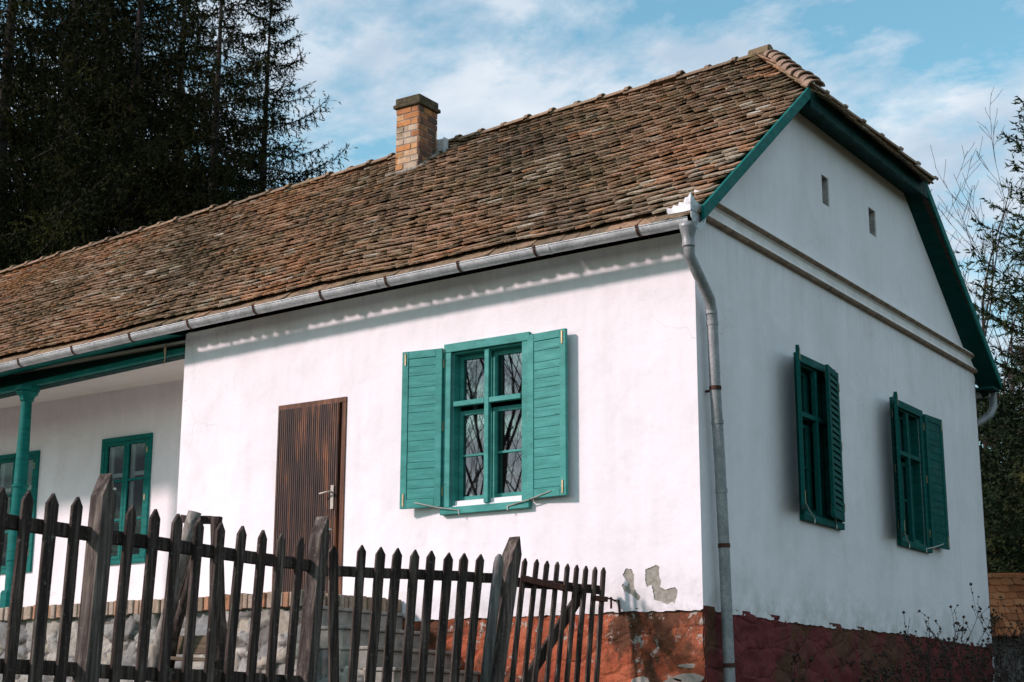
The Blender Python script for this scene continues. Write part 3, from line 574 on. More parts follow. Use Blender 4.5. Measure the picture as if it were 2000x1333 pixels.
# chimney ----------------------------------------------------------
def chimney():
    r = random.Random(21); z0, z1 = 5.75, 6.86; ch = 0.085; mj = 0.012; mb = MB()
    mb.box(chx0 + .008, chx1 - .008, chy0 + .008, chy1 - .008, z0, z1, a=0.02)
    z = z0 + 0.01; row = 0
    while z + ch - mj < z1:
        for side in range(4):
            ax0, ax1 = (chx0, chx1) if side in (0, 2) else (chy0, chy1); Lw = ax1 - ax0
            cuts = [0, 0.66, 1] if (row + side) % 2 == 0 else [0, 0.34, 1]
            if side in (1, 3): cuts = [0, 0.5, 1] if row % 2 else [0, 0.25, 0.75, 1]
            for i in range(len(cuts) - 1):
                a0 = ax0 + Lw * cuts[i] + (mj / 2 if i else 0); a1 = ax0 + Lw * cuts[i + 1] - (mj / 2 if i < len(cuts) - 2 else 0)
                d = r.uniform(-0.003, 0.004); jz = r.uniform(-0.003, 0.003); tt = r.choice([0.22, 0.3, 0.45, 0.6, 0.75, 0.9, 1.0, 0.5])
                if side == 0: mb.box(a0, a1, chy0 - d, chy0 + .03, z + jz, z + ch - mj + jz, a=tt)
                elif side == 2: mb.box(a0, a1, chy1 - .03, chy1 + d, z + jz, z + ch - mj + jz, a=tt)
                elif side == 1: mb.box(chx1 - .03, chx1 + d, a0, a1, z + jz, z + ch - mj + jz, a=r.choice([.06, .08, .1, .12, .14, .18, .3]))  # right-hand face: its shade is painted into darker brick tints
                else: mb.box(chx0 - d, chx0 + .03, a0, a1, z + jz, z + ch - mj + jz, a=tt)
        z += ch; row += 1
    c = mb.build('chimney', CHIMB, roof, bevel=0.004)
    m2 = MB().box(chx0 - .035, chx1 + .035, chy0 - .035, chy1 + .035, 6.862, 6.915).box(chx0 - .012, chx1 + .012, chy0 - .012, chy1 + .012, 6.915, 7.005)
    m2.build('chimney_cap', CAPM, c, bevel=0.014, seg=2)
    # mortar flashing at the foot
    f = MB(); 
    for i in range(26):
        a = i / 26; x = chx0 - 0.12 + a * (chx1 - chx0 + 0.22); s = (chy0 - 0.03 - EY) / (RY - EY); P = S(x, s)
        f.tube([(x, chy0 - 0.02 + r.uniform(-.01, .01), P.z + 0.05), (x + 0.03, chy0 - 0.055, P.z + 0.02)], [0.026, 0.016], 6, r.uniform(.5, 1))
    for i in range(22):
        a = i / 22; y = chy0 - 0.03 + a * (chy1 - chy0 + 0.04); P = S(chx1 + 0.03, (y - EY) / (RY - EY))
        f.tube([(chx1 + 0.01, y, P.z + 0.045), (chx1 + 0.05, y + 0.02, P.z + 0.02)], [0.03, 0.02], 6, r.uniform(.5, 1))
    f.build('mortar_flashing', simple('lime_mortar', (0.24, 0.215, 0.175), 0.95, var=0.6, s=22), c, smooth=True)
    MB().box(chx1 - 0.02, chx1 + 0.13, 3.62, 3.635, 6.25, 6.50).box(chx1 + 0.131, chx1 + 0.145, 3.56, 3.65, 6.25, 6.49).build('sheet_metal_flashing', ZINC, c)
chimney()

# gutter -----------------------------------------------------------
GR = 0.068; GY = -0.365
def gutter_mesh(x0, x1, yc, zf, flip=1):
    mb = MB(); xs = np.linspace(x0, x1, 40); K = 12; pr = [(math.pi * (1 + k / K)) for k in range(K + 1)]
    for dr in (0, -0.004):
        grid(mb, lambda x, a: (x, yc + (GR + dr) * math.cos(a), zf(x) + (GR + dr) * math.sin(a)), list(xs), pr)
    mb.tube([(x, yc - flip * GR, zf(x)) for x in xs], 0.006, 6)
    # joints between lengths
    for xj in np.arange(x1 - 1.45, x0, -2.0):
        for k in range(1):
            grid(mb, lambda x, a: (x, yc + (GR + .004) * math.cos(a), zf(x) + (GR + .004) * math.sin(a)), [xj, xj + 0.03], pr)
    return mb
gut = gutter_mesh(XL, 0.16, GY, gz).build('gutter', ZINC, house, smooth=True)
for x in (-0.34, -1.42, -2.28, -3.15, -3.98, -4.88, -5.82, -6.70, -7.62, -8.52, -9.5, -10.4, -11.4, -12.4):
    mb = MB(); K = 12
    for dx in (0,):
        grid(mb, lambda q, a: (q, GY + (GR + .007) * math.cos(a), gz(x) + (GR + .007) * math.sin(a)), [x - 0.013, x + 0.013], [math.pi * (1 + k / K) for k in range(K + 1)])
        mb.box(x - .013, x + .013, GY - GR - .012, GY - GR + .004, gz(x) - .004, gz(x) + .018); mb.box(x - .012, x + .012, GY + GR, GY + GR + .02, gz(x) - .002, gz(x) + .05)
    mb.build('gutter_bracket', RUST, gut)
# scalloped corner plates
fr = [(-0.015, 3.402), (-0.018, 3.452), (0.028, 3.435), (0.055, 3.463), (0.092, 3.448), (0.106, 3.482), (0.147, 3.471), (0.164, 3.513), (0.194, 3.515), (0.215, 3.55), (0.221, 3.408), (0.119, 3.396)]
mb = MB(); mb.prism([(a - 0.02, -0.437, z - 0.01) for a, z in fr], Matrix.Identity(4), Matrix.Translation((0, 0.004, 0)))
mb.box(-0.02, 0.20, -0.447, -0.425, 3.375, 3.40)
mb.build('corner_plate', ZINC, gut)
sd2 = [(-0.437, 3.54), (-0.33, 3.485), (-0.27, 3.478), (-0.22, 3.49), (-0.17, 3.478), (-0.13, 3.43), (-0.16, 3.34), (-0.22, 3.27), (-0.30, 3.235), (-0.37, 3.25), (-0.437, 3.32)]
mb = MB(); mb.prism([(0.196, y, z) for y, z in sd2], Matrix.Identity(4), Matrix.Translation((0.004, 0, 0)))
mb.box(0.2005, 0.206, -0.435, -0.155, 3.385, 3.392)
for y, z in ((-0.37, 3.43), (-0.22, 3.43), (-0.2, 3.34), (-0.33, 3.3)): mb.tube([(0.20, y, z), (0.207, y, z)], 0.007, 8)
mb.build('end_plate', ZINC, gut)
# downpipe
pp = [(0.125, -0.355, 3.28), (0.127, -0.352, 3.08), (0.125, -0.335, 3.00), (0.112, 0.06, 2.70), (0.10, 0.115, 2.60), (0.098, 0.125, 2.48), (0.096, 0.15, 1.9), (0.096, 0.20, 1.27), (0.096, 0.235, 0.53), (0.096, 0.272, -0.6), (0.096, 0.285, -1.2)]
mb = MB(); mb.tube(pp, 0.049, 18); dp = mb.build('downpipe', ZINCD, house, smooth=True)
mb = MB(); mb.lathe([(0.085, 3.29), (0.075, 3.25), (0.062, 3.20), (0.054, 3.17), (0.054, 3.10), (0.057, 3.095), (0.057, 3.08), (0.05, 3.075)], (0.125, -0.355)); mb.build('outlet', ZINCD, dp, smooth=True)
for za, ya in ((3.02, -0.34), (2.60, 0.112), (2.50, 0.124), (1.92, 0.149), (1.62, 0.172), (1.02, 0.212), (0.55, 0.234), (-0.46, 0.268)):
    if za > 2.9: continue
    mb = MB(); mb.tube([(0.097, ya - .001, za + .018), (0.097, ya + .001, za - .018)], 0.0535, 18); mb.build('pipe_collar', RUST if za in (1.92, 0.55, -0.46) else ZINCD, dp)
for za, ya in ((1.90, 0.15), (-0.48, 0.268)):
    mb = MB(); mb.box(-0.01, 0.06, ya - .008, ya + .008, za - .01, za + .01); mb.build('pipe_bracket', RUST, dp)
# rear gutter end with its pipe
gutter_mesh(-6, 0.10, W + 0.33, lambda x: 3.30, -1).build('gutter', ZINC, house, smooth=True, label='rear gutter seen beyond the gable')
mb = MB(); mb.tube([(0.12, W + .33, 3.30), (0.12, W + .33, 3.10), (0.08, W + .27, 2.98), (-0.02, W + .12, 2.87), (-0.12, W + .07, 2.80), (-0.12, W + .07, -1.2)], 0.05, 14); mb.build('downpipe', ZINCD, house, smooth=True, label='rear downpipe bending back to the wall')
mb = MB(); mb.box(0.10, 0.105, W + .24, W + .42, 3.22, 3.50); mb.build('end_plate', ZINC, house)

# windows ----------------------------------------------------------
def tmb(M):                                                  # MB whose boxes are placed by M
    m = MB(); o = m.box
    m.bx = lambda *a: o(*a, M=M); return m
def big_window(M, lab, a_near, a_far, TL, TLH):
    """local frame: x right seen from outside (0..0.99), y out of the wall is negative, z up"""
    fr = tmb(M); w_, z0, z1 = 0.99, 0.975, 2.64
    fr.bx(0, w_, -0.035, -0.001, z1 - .085, z1); fr.bx(0, 0.085, -0.033, -0.001, z0 + .07, z1 - .087); fr.bx(w_ - .085, w_, -0.033, -0.001, z0 + .07, z1 - .087)
    fr.bx(-.01, w_ + .01, -0.055, -0.001, z0, z0 + .068)
    fr.bx(0.085, 0.105, 0.0, 0.13, 1.062, 2.555); fr.bx(w_ - .105, w_ - .085, 0.0, 0.13, 1.062, 2.555); fr.bx(0.107, w_ - .107, 0.0, 0.13, 2.535, 2.555)
    fr.bx(0.495 - .026, 0.495 + .026, -0.02, 0.03, 1.062, 2.533); fr.bx(0.107, 0.468, -0.018, 0.03, 2.015, 2.065); fr.bx(0.522, w_ - .107, -0.018, 0.03, 2.015, 2.065)
    f = fr.build('window', TL, house, bevel=0.004, label=lab)
    sa = tmb(M)
    for x0, x1 in ((0.107, 0.488), (0.502, w_ - .107)):
        for za, zb in ((1.11, 1.985), (2.035, 2.533)):
            sa.bx(x0, x0 + .045, 0.085, 0.125, za, zb); sa.bx(x1 - .045, x1, 0.085, 0.125, za, zb); sa.bx(x0 + .046, x1 - .046, 0.086, 0.124, za, za + .045); sa.bx(x0 + .046, x1 - .046, 0.086, 0.124, zb - .045, zb)
        sa.bx(x0 + .046, x1 - .046, 0.09, 0.118, 1.535, 1.558)
    sa.build('sash', TL, f, bevel=0.003)
    si = tmb(M); si.bx(0.107, w_ - .107, 0.03, 0.30, 1.065, 1.108); si.build('sill', WHITE if TL is TEALF else TL, f)
    for x0, x1 in ((0.107, 0.488), (0.502, w_ - .107)):
        for za, zb in ((1.155, 1.535), (1.558, 1.94), (2.08, 2.488)):
            g = MB(); g.add([M @ Vector(q) for q in ((x0 + .046, .105, za), (x1 - .046, .105, za), (x1 - .046, .105, zb), (x0 + .046, .105, zb))], [(0, 1, 2, 3)]); g.build('pane', GLASS, f)
    rm = tmb(M)
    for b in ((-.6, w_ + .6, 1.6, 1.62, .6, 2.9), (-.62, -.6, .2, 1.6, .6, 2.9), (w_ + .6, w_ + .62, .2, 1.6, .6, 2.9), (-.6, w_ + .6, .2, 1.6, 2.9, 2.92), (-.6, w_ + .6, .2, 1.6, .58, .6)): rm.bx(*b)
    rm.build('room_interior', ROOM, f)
    cu = MB()                                                # faint inner frame / curtain edge
    for x0 in (0.16, 0.82):
        pts = []
        grid(cu, lambda u, v: M @ Vector((x0 + 0.05 * u, 0.24 + 0.012 * math.sin(u * 14), v)), [0, .2, .4, .6, .8, 1], [1.11, 2.5])
    cu.build('curtain', CURT, f)
    for hx, ang, sg in ((0.0, a_near, -1), (w_, a_far, 1)):
        # shutter hinged at hx, closed it points to the window centre; ang = opening angle in degrees
        a = math.radians(ang); dx = -sg * math.cos(a); dy = -math.sin(a)
        ux = Vector((dx, dy, 0)); uy = Vector((-dy, dx, 0)) * (1 if sg < 0 else -1)   # uy = the face that looks inwards when closed
        R4 = M @ Matrix(((ux.x, uy.x, 0, hx), (ux.y, uy.y, 0, -0.045), (0, 0, 1, 0), (0, 0, 0, 1)))
        sh = tmb(R4); L = 0.44 if TL is TEALF else 0.475; zb, zt = 1.055, 2.60
        sh.bx(0, .07, -.018, .018, zb, zt); sh.bx(L - .07, L, -.018, .018, zb, zt); sh.bx(.0705, L - .0705, -.0175, .0175, zb, zb + .085); sh.bx(.0705, L - .0705, -.0175, .0175, zt - .075, zt)
        so = sh.build('shutter', TL, f, bevel=0.003)
        lv = MB(); n_ = 15; hz = (zt - .077 - zb - .087); rr = random.Random(int(hx * 10) + int(ang)); zs = [zb + .087 + hz * (q + (rr.uniform(-.18, .18) if 0 < q < n_ else 0)) / n_ for q in range(n_ + 1)]
        for i in range(n_): lv.box(.0705, L - .0705, .001 + rr.uniform(0, .002), .011, zs[i] + .0016, zs[i + 1] - .0016, M=R4)
        lv.build('inner_boards', TLH, so, bevel=.0015)
        lv = MB(); n_ = 21; pz = hz / n_
        for i in range(n_):
            zc = zb + .087 + pz * (i + .5); lv.prism([(0, 0, zc + pz * .5), (0, -.003, zc + pz * .5), (0, -.021, zc - pz * .36), (0, -.021, zc - pz * .46), (0, 0, zc - pz * .3)], R4 @ Matrix.Translation((.0705, 0, 0)), R4 @ Matrix.Translation((L - .0705, 0, 0)))
        lv.build('louvres', TLH, so)
        for b in [(-.012, .006, -.022, .0, zz - .045, zz + .045) for zz in (1.2, 1.83, 2.45)] + [(L - .045, L - .03, .0185, .026, zb + .02, zb + .14), (L - .045, L - .03, .0185, .026, zt - .14, zt - .02)]:
            hg = tmb(R4); hg.bx(*b); hg.build('hinge' if b[0] < 0 else 'bolt', BRASS, so)
        p0 = R4 @ Vector((L * 0.62, 0.02, zb + .05)); p1 = M @ Vector((hx - sg * 0.22, -0.06, z0 + .03))
        rd = MB(); rd.tube([p0, p0.lerp(p1, .5) + Vector((0, 0, -.008)), p1], 0.006, 6); rd.tube([p1, p1 + Vector((0, 0, -.04))], 0.006, 6); rd.build('shutter_stay', WIRE, so)
    return f
MF = Matrix.Translation((-2.72, 0, 0))
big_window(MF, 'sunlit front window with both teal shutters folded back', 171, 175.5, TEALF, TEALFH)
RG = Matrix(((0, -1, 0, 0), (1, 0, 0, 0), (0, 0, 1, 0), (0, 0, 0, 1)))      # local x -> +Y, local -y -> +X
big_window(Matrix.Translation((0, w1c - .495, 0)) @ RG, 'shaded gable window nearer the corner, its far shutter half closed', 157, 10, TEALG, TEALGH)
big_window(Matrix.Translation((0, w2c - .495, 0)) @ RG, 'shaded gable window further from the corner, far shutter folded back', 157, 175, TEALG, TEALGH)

def case_window(x0, x1, z0, z1, lab):
    M = Matrix.Translation((x0, 1.4, 0)); w_ = x1 - x0; fr = tmb(M)
    fr.bx(0, w_, -.03, .02, z1 - .06, z1); fr.bx(0, w_, -.03, .02, z0, z0 + .06); fr.bx(0, .06, -.029, .02, z0 + .0605, z1 - .0605); fr.bx(w_ - .06, w_, -.029, .02, z0 + .0605, z1 - .0605)
    f = fr.build('window', TEAL, house, bevel=.004, label=lab)
    sa = tmb(M); h = z1 - z0 - .122; c = w_ / 2; zz = [z0 + .061 + h * k for k in (0, .33, .665, 1)]
    for a, b in ((.0615, c - .002), (c + .002, w_ - .0615)):
        sa.bx(a, a + .045, -.02, .02, zz[0], zz[3]); sa.bx(b - .045, b, -.02, .02, zz[0], zz[3]); sa.bx(a + .046, b - .046, -.019, .019, zz[0], zz[0] + .045); sa.bx(a + .046, b - .046, -.019, .019, zz[3] - .045, zz[3])
        for k in (1, 2): sa.bx(a + .046, b - .046, -.015, .015, zz[k] - .014, zz[k] + .014)
    sa.build('sash', TEAL, f, bevel=.003)
    for a, b in ((.107, c - .047), (c + .047, w_ - .107)):
        for k in range(3):
            za, zb = zz[k] + (.045 if k == 0 else .014), zz[k + 1] - (.045 if k == 2 else .014); g = MB(); g.add([M @ Vector(q) for q in ((a, 0, za), (b, 0, za), (b, 0, zb), (a, 0, zb))], [(0, 1, 2, 3)]); g.build('pane', GLASSP, f)
    inn = tmb(M)
    for a, b in ((.075, c - .01), (c + .01, w_ - .075)):
        inn.bx(a, a + .085, .045, .065, z0 + .05, z1 - .05); inn.bx(b - .085, b, .045, .065, z0 + .05, z1 - .05)
        for zc in (z0 + .08, zz[1] + .01, zz[2] + .08, z1 - .08): inn.bx(a + .086, b - .086, .046, .064, zc - .025, zc + .025)
    inn.build('inner_frame', WHITE, f)
    rm = tmb(M)
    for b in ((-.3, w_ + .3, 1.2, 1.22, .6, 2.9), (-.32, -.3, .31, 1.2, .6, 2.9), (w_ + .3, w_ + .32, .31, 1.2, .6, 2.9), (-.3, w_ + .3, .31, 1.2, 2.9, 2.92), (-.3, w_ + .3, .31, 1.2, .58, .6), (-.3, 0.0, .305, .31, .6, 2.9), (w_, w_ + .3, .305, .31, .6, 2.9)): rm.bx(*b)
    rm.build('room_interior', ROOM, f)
    for zc in (z0 + .25, (z0 + z1) / 2, z1 - .2):
        hg = tmb(M); hg.bx(w_ - .07, w_ - .055, -.036, -.02, zc - .035, zc + .035); hg.build('hinge', BRASS, f)
case_window(-9.045, -8.165, 0.935, 2.52, 'teal casement window under the porch, nearer the front wall')
case_window(-11.12, -10.22, 0.92, 2.49, 'teal casement window under the porch, behind the column')

# door -------------------------------------------------------------
mb = MB(); x0, x1, z0, z1 = -4.858, -3.944, 0.19, 2.266
mb.box(x0, x0 + .055, -.012, .10, z0, z1 - .056); mb.box(x1 - .055, x1, -.012, .10, z0, z1 - .056); mb.box(x0, x1, -.013, .10, z1 - .055, z1)
df = MB(); xa, xb, za, zb = x0 + .02, x1 - .085, z0, z1 - .05
df.box(xa, xb, -.022, .02, za, zb); n_ = 30; wv = (xb - xa) / n_
for i in range(n_):
    df.prism([(xa + wv * i + .003, -.022, 0), (xa + wv * i + .009, -.029, 0), (xa + wv * (i + 1) - .009, -.029, 0), (xa + wv * (i + 1) - .003, -.022, 0)], Matrix.Translation((0, 0, za + .005)), Matrix.Translation((0, 0, zb - .005)))
door = df.build('door', DOORW, house, label='dark brown stained door of narrow vertical boards')
mb.build('door_frame', DOORF, door, bevel=.003)
MB().box(x0 + .05, x1 - .05, .022, .04, z0, z1 - .05).build('door_rebate', ROOM, door)
mb = MB(); hx = -4.075; mb.box(hx - .02, hx + .02, -.042, -.034, 1.13, 1.37)
mb.tube([(hx, -.04, 1.30), (hx, -.085, 1.30), (hx - .02, -.092, 1.298), (hx - .12, -.092, 1.285)], .010, 8); mb.build('door_handle', simple('aged_nickel', (.36, .33, .28), .5, .3), door, bevel=.003)

# porch column -----------------------------------------------------
cx, cy = -8.87, 0.02
cm = MB(); cm.lathe([(.115, .2), (.115, .50), (.095, .52), (.088, .54), (.088, .86), (.10, .87), (.10, .895), (.088, .905), (.085, 1.28), (.10, 1.29), (.10, 1.31), (.085, 1.32), (.085, 1.34), (.10, 1.35), (.10, 1.375), (.088, 1.385), (.083, 1.72), (.098, 1.73), (.098, 1.75), (.08, 1.76), (.062, 2.72), (.062, 2.745)], (cx, cy), 20)
col = cm.build('column', TEAL, house, label='turned teal porch column')
col.data.polygons.foreach_set('use_smooth', [False] * len(col.data.polygons))
MB().lathe([(.062, 2.745), (.085, 2.765), (.085, 2.785), (.10, 2.82), (.135, 2.85), (.135, 2.862), (.12, 2.868), (.15, 2.885), (.15, 2.925)], (cx, cy), 8, 0.39).build('capital', TEAL, col)
MB().lathe([(.135, .195), (.135, .50), (.115, .53)], (cx, cy), 8, 0.39).build('column_base', TEAL, col)

# ------------------------------------------------------------------ terrace
ter = thing('terrace', 'raised stone terrace with brick-on-edge rim in front of the porch', 'terrace', (-10, -0.7, -1.15))
MB().box(XL, -3.33, -1.30, 1.39, 0.10, 0.185).build('paving', PAVE, ter)
r = random.Random(5); mb = MB(); x = -3.20
while x > XL:
    w_ = r.uniform(.062, .078); mb.box(x - w_ + .008, x, -1.36 + r.uniform(-.012, .012), -1.12, .062 + r.uniform(-.006, .006), .20 + r.uniform(-.012, .008), a=r.random()); x -= w_
y = -1.36
while y < -0.03:
    w_ = r.uniform(.062, .078)
    if y > -1.11: mb.box(-3.43, -3.195 + r.uniform(-.008, .008), y, y + w_ - .008, .062, .20 + r.uniform(-.01, .006), a=r.random() * .6)
    y += w_
mb.build('brick_edge', EDGEB, ter, bevel=.006)
def stonewall(x0, x1, z0, z1, y, seed):
    rg = np.random.default_rng(seed); na = int((x1 - x0) / .022); nb = int((z1 - z0) / .022)
    A, B = np.meshgrid(np.linspace(x0, x1, na + 1), np.linspace(z0, z1, nb + 1)); n_ = int((x1 - x0) * (z1 - z0) / .028)
    pts = np.stack([rg.uniform(x0, x1, n_), rg.uniform(z0, z1, n_)], -1); tn = rg.random(n_); dep = rg.uniform(.01, .05, n_); tx = rg.normal(0, .12, n_); tz = rg.normal(0, .15, n_)
    Aw = A + .02 * np.sin(B * 23 + A * 7); Bw = B + .015 * np.sin(A * 19)
    D = np.sqrt((Aw[..., None] - pts[:, 0]) ** 2 + (1.35 * (Bw[..., None] - pts[:, 1])) ** 2); o = np.argsort(D, -1)[..., :2]; d0 = np.take_along_axis(D, o[..., :1], -1)[..., 0]; d1 = np.take_along_axis(D, o[..., 1:2], -1)[..., 0]
    e = np.clip((d1 - d0) / .035, 0, 1); k = o[..., 0]
    h = e ** .6 * (dep[k] + tx[k] * (Aw - pts[k, 0]) + tz[k] * (Bw - pts[k, 1])) + rg.normal(0, .002, A.shape)
    V = np.stack([A, y - h, B], -1).reshape(-1, 3); ii = np.arange(A.size).reshape(A.shape); F = np.stack([ii[:-1, :-1], ii[:-1, 1:], ii[1:, 1:], ii[1:, :-1]], -1).reshape(-1, 4)
    return V, F, np.where(e < .35, 0.0, .1 + .9 * tn[k]).ravel()
V, F, a = stonewall(-12.5, -3.22, -1.3, .062, -1.28, 4); npmesh('stone_wall', V, F, STONE, ter, attr=a)
MB().box(XL, -12.52, -1.31, -1.27, -1.3, .06).build('stone_wall', STONE, ter)
# steps ------------------------------------------------------------
stp = thing('stone_steps', 'worn grey steps climbing left to the brown door beside the terrace', 'steps', (-2.4, -0.6, -1.15))
for k in range(6):
    zt = .062 - .185 * k if k else .06; xr = -3.19 + .295 * k
    mb = MB(); mb.box(-3.21 if k == 0 else xr - .32, xr if k else -3.185, -1.22 - .012 * k, .0 - .002, zt - .185, zt - .02 - (.0 if k else .0)); 
    mb.box(xr - .32 if k else -3.215, xr + .025, -1.235 - .012 * k, -.003, zt - .0195, zt + .012)
    mb.build('step', CONC, stp, bevel=.008, seg=2)
V, F, a = stonewall(-3.22, -1.5, -1.3, .0, -1.21, 8)
keep = [f for f in F if V[f[0]][2] < -0.14 - .63 * (V[f[0]][0] + 3.22)]
npmesh('stone_side', V, np.array(keep), STONE, stp, attr=a)

# ------------------------------------------------------------------ fence
PA = [(-1.335, -6.233, .372, -1.333, -6.259, -.735), (-1.352, -6.031, .377, -1.349, -6.069, -.73), (-1.368, -5.833, .387, -1.365, -5.873, -.725), (-1.385, -5.628, .391, -1.381, -5.673, -.72), (-1.424, -5.147, .395, -1.42, -5.204, -.709), (-1.442, -4.926, .399, -1.438, -4.983, -.704), (-1.46, -4.705, .394, -1.455, -4.768, -.699), (-1.478, -4.487, .388, -1.474, -4.544, -.693), (-1.497, -4.262, .386, -1.492, -4.323, -.688), (-1.516, -4.028, .387, -1.51, -4.104, -.683), (-1.535, -3.797, .383, -1.528, -3.877, -.677), (-1.552, -3.582, .38, -1.546, -3.654, -.672), (-1.572, -3.348, .385, -1.564, -3.435, -.667)]
PB = [(-1.626, -2.915, .361, -1.609, -2.871, -.653), (-1.538, -2.68, .382, -1.559, -2.735, -.651), (-1.479, -2.521, .378, -1.506, -2.593, -.648), (-1.425, -2.377, .38, -1.451, -2.445, -.645), (-1.369, -2.227, .378, -1.393, -2.29, -.642), (-1.316, -2.084, .38, -1.343, -2.155, -.64), (-1.258, -1.929, .375, -1.29, -2.013, -.637), (-1.207, -1.791, .38, -1.238, -1.874, -.635), (-1.151, -1.641, .382, -1.189, -1.742, -.632)]
PG = [(-1.027, -1.175, .383, -1.05, -1.333, -.624), (-1.005, -1.029, .386, -1.028, -1.186, -.621), (-.986, -.9, .383, -1.009, -1.055, -.618), (-.966, -.769, .385, -.988, -.916, -.615), (-.947, -.637, .378, -.969, -.788, -.613), (-.929, -.516, .378, -.951, -.664, -.61), (-.911, -.393, .379, -.93, -.526, -.607), (-.892, -.269, .379, -.91, -.392, -.604), (-.875, -.157, .383, -.893, -.276, -.602)]
def picket(parent, p, d, w_, th, zbot, mat, seed, off=0.0, name='picket', tiph=None, chamf=0.0):
    """board standing in the fence plane: d = direction of the fence, lean from the two points of p"""
    r = random.Random(seed); w_ *= r.uniform(.92, 1.08); d = Vector(d).normalized(); nrm = Vector((d.y, -d.x, 0))
    T = Vector(p[:3]); B = Vector(p[3:]); up = (T - B).normalized(); T = T + nrm * off; L = (T.z - zbot) / up.z
    tiph = tiph or w_ * .75; pr = [(-w_ / 2, -L), (w_ / 2, -L), (w_ / 2 + r.gauss(0, .001), -tiph + r.gauss(0, .004)), (r.gauss(0, .003), 0), (-w_ / 2, -tiph + r.gauss(0, .004))]
    pr = [(w_ / 2 * 0 + a, b) for a, b in pr]
    # split the shaft so it can bow a little
    K = 6; left = [(-w_ / 2, -L + (L - tiph) * i / K) for i in range(K + 1)]; right = [(w_ / 2, z) for _, z in left]; bow = r.gauss(0, .006)
    bw = lambda z: bow * math.sin(math.pi * min(1, -z / L)) + r.gauss(0, .0008)
    loop = [(a + bw(b), b) for a, b in right] + [(0, 0)] + [(a + bw(b), b) for a, b in left[::-1]]
    n = len(loop); vs = [T + d * a + up * b + nrm * th / 2 for a, b in loop] + [T + d * a + up * b - nrm * th / 2 for a, b in loop]
    mb = MB(); fs = [(i, (i + 1) % n, n + (i + 1) % n, n + i) for i in range(n)]
    for o in (0, n):
        for i in range(K): fs.append((o + i, o + i + 1, o + n - 2 - i, o + n - 1 - i))
        fs.append((o + K, o + K + 1, o + K + 2))
    mb.add(vs, fs); o = mb.build(name, mat, parent, bevel=.004, seg=2)
    bm = bmesh.new(); bm.from_mesh(o.data); bmesh.ops.recalc_face_normals(bm, faces=bm.faces[:]); bm.to_mesh(o.data); bm.free(); return o
def board(parent, P, Q, h, th, mat, name='rail', seed=0, bev=.005):
    P = Vector(P); Q = Vector(Q); d = (Q - P).normalized(); nrm = Vector((d.y, -d.x, 0)).normalized(); up = nrm.cross(d) * -1
    if up.z < 0: up = -up
    r = random.Random(seed); K = 8; vs = []
    for i in range(K + 1):
        c = P.lerp(Q, i / K) + up * r.gauss(0, .003)
        for a, b in ((-1, -1), (1, -1), (1, 1), (-1, 1)): vs.append(c + nrm * a * th / 2 + up * b * h / 2)
    fs = [(4 * i + j, 4 * i + (j + 1) % 4, 4 * i + 4 + (j + 1) % 4, 4 * i + 4 + j) for i in range(K) for j in range(4)] + [(3, 2, 1, 0), (4 * K, 4 * K + 1, 4 * K + 2, 4 * K + 3)]
    mb = MB(); mb.add(vs, fs); o = mb.build(name, mat, parent, bevel=bev)
    bm = bmesh.new(); bm.from_mesh(o.data); bmesh.ops.recalc_face_normals(bm, faces=bm.faces[:]); bm.to_mesh(o.data); bm.free(); return o
fence = thing('picket_fence', 'dark weathered picket fence in front of the terrace with three stout leaning posts', 'fence', (-1.5, -4.5, -1.1))
dA = (-.27, 3.3, 0); dB = (.54, 1.45, 0); dG = (.19, 1.28, 0); ZB = -1.12
for i, p in enumerate(PA): picket(fence, p, dA, .084, .026, ZB, FEN, i)
for i in range(1, 6):
    p = PA[0]; sft = .2 * i; picket(fence, (p[0] + .0165 * i, p[1] - sft, p[2], p[3] + .0165 * i, p[4] - sft, p[5]), dA, .084, .026, ZB, FEN, 50 + i)
for i, p in enumerate(PB): picket(fence, p, dB, .076, .026, ZB, FEN, 20 + i)
def post(p, d, w_, th, seed): picket(fence, p, d, w_, th, ZB, POSTW, seed, name='post', tiph=.15)
post((-1.405, -5.40, .565, -1.40, -5.462, -.715), dA, .125, .105, 71)
post((-1.60, -3.085, .56, -1.592, -3.215, -.661), dA, .115, .11, 72)
post((-1.03, -1.33, .545, -1.095, -1.52, -.628), dG, .115, .12, 73)
board(fence, (-1.30, -7.3, .184), (-1.60, -3.398, .184), .085, .045, FEN, seed=1); board(fence, (-1.602, -3.40, .184), (-1.66, -2.99, .182), .083, .045, FEN, seed=2)
board(fence, (-1.30, -7.3, -.63), (-1.635, -3.1, -.66), .085, .045, FEN, seed=3)
board(fence, (-1.675, -2.95, .168), (-1.10, -1.42, .20), .078, .045, FEN, seed=4); board(fence, (-1.675, -2.95, -.70), (-1.13, -1.50, -.70), .078, .045, FEN, seed=5)
for (x, y, z) in ((-1.33, -5.385, .46), (-1.53, -3.07, .455)):
    mb = MB(); mb.lathe([(.012, -.006), (.012, .0), (.006, .008)], (0, 0), 10); o = mb.build('bolt', WIRE, fence); o.rotation_euler = (0, math.radians(90), 0); o.location = (x - .0, y, z); par(o, fence)
gate = thing('garden_gate', 'dark narrow picket gate with diagonal brace, latched beside the red plinth', 'gate', (-.95, -.7, -1.1))
for i, p in enumerate(PG): picket(gate, p, dG, .052, .022, ZB + .05, FEN, 40 + i)
board(gate, (-1.09, -1.26, .185), (-.925, -.13, .19), .075, .04, FEN, seed=6); board(gate, (-1.11, -1.36, -.68), (-.95, -.25, -.68), .075, .04, FEN, seed=7)
REDW = m_wood('reddish_board', [(0.3, (.05, .02, .014)), (.6, (.12, .05, .035)), (.8, (.2, .1, .07))])
board(gate, (-1.02, -1.24, .205), (-.935, -.70, .165), .055, .02, REDW, seed=8)
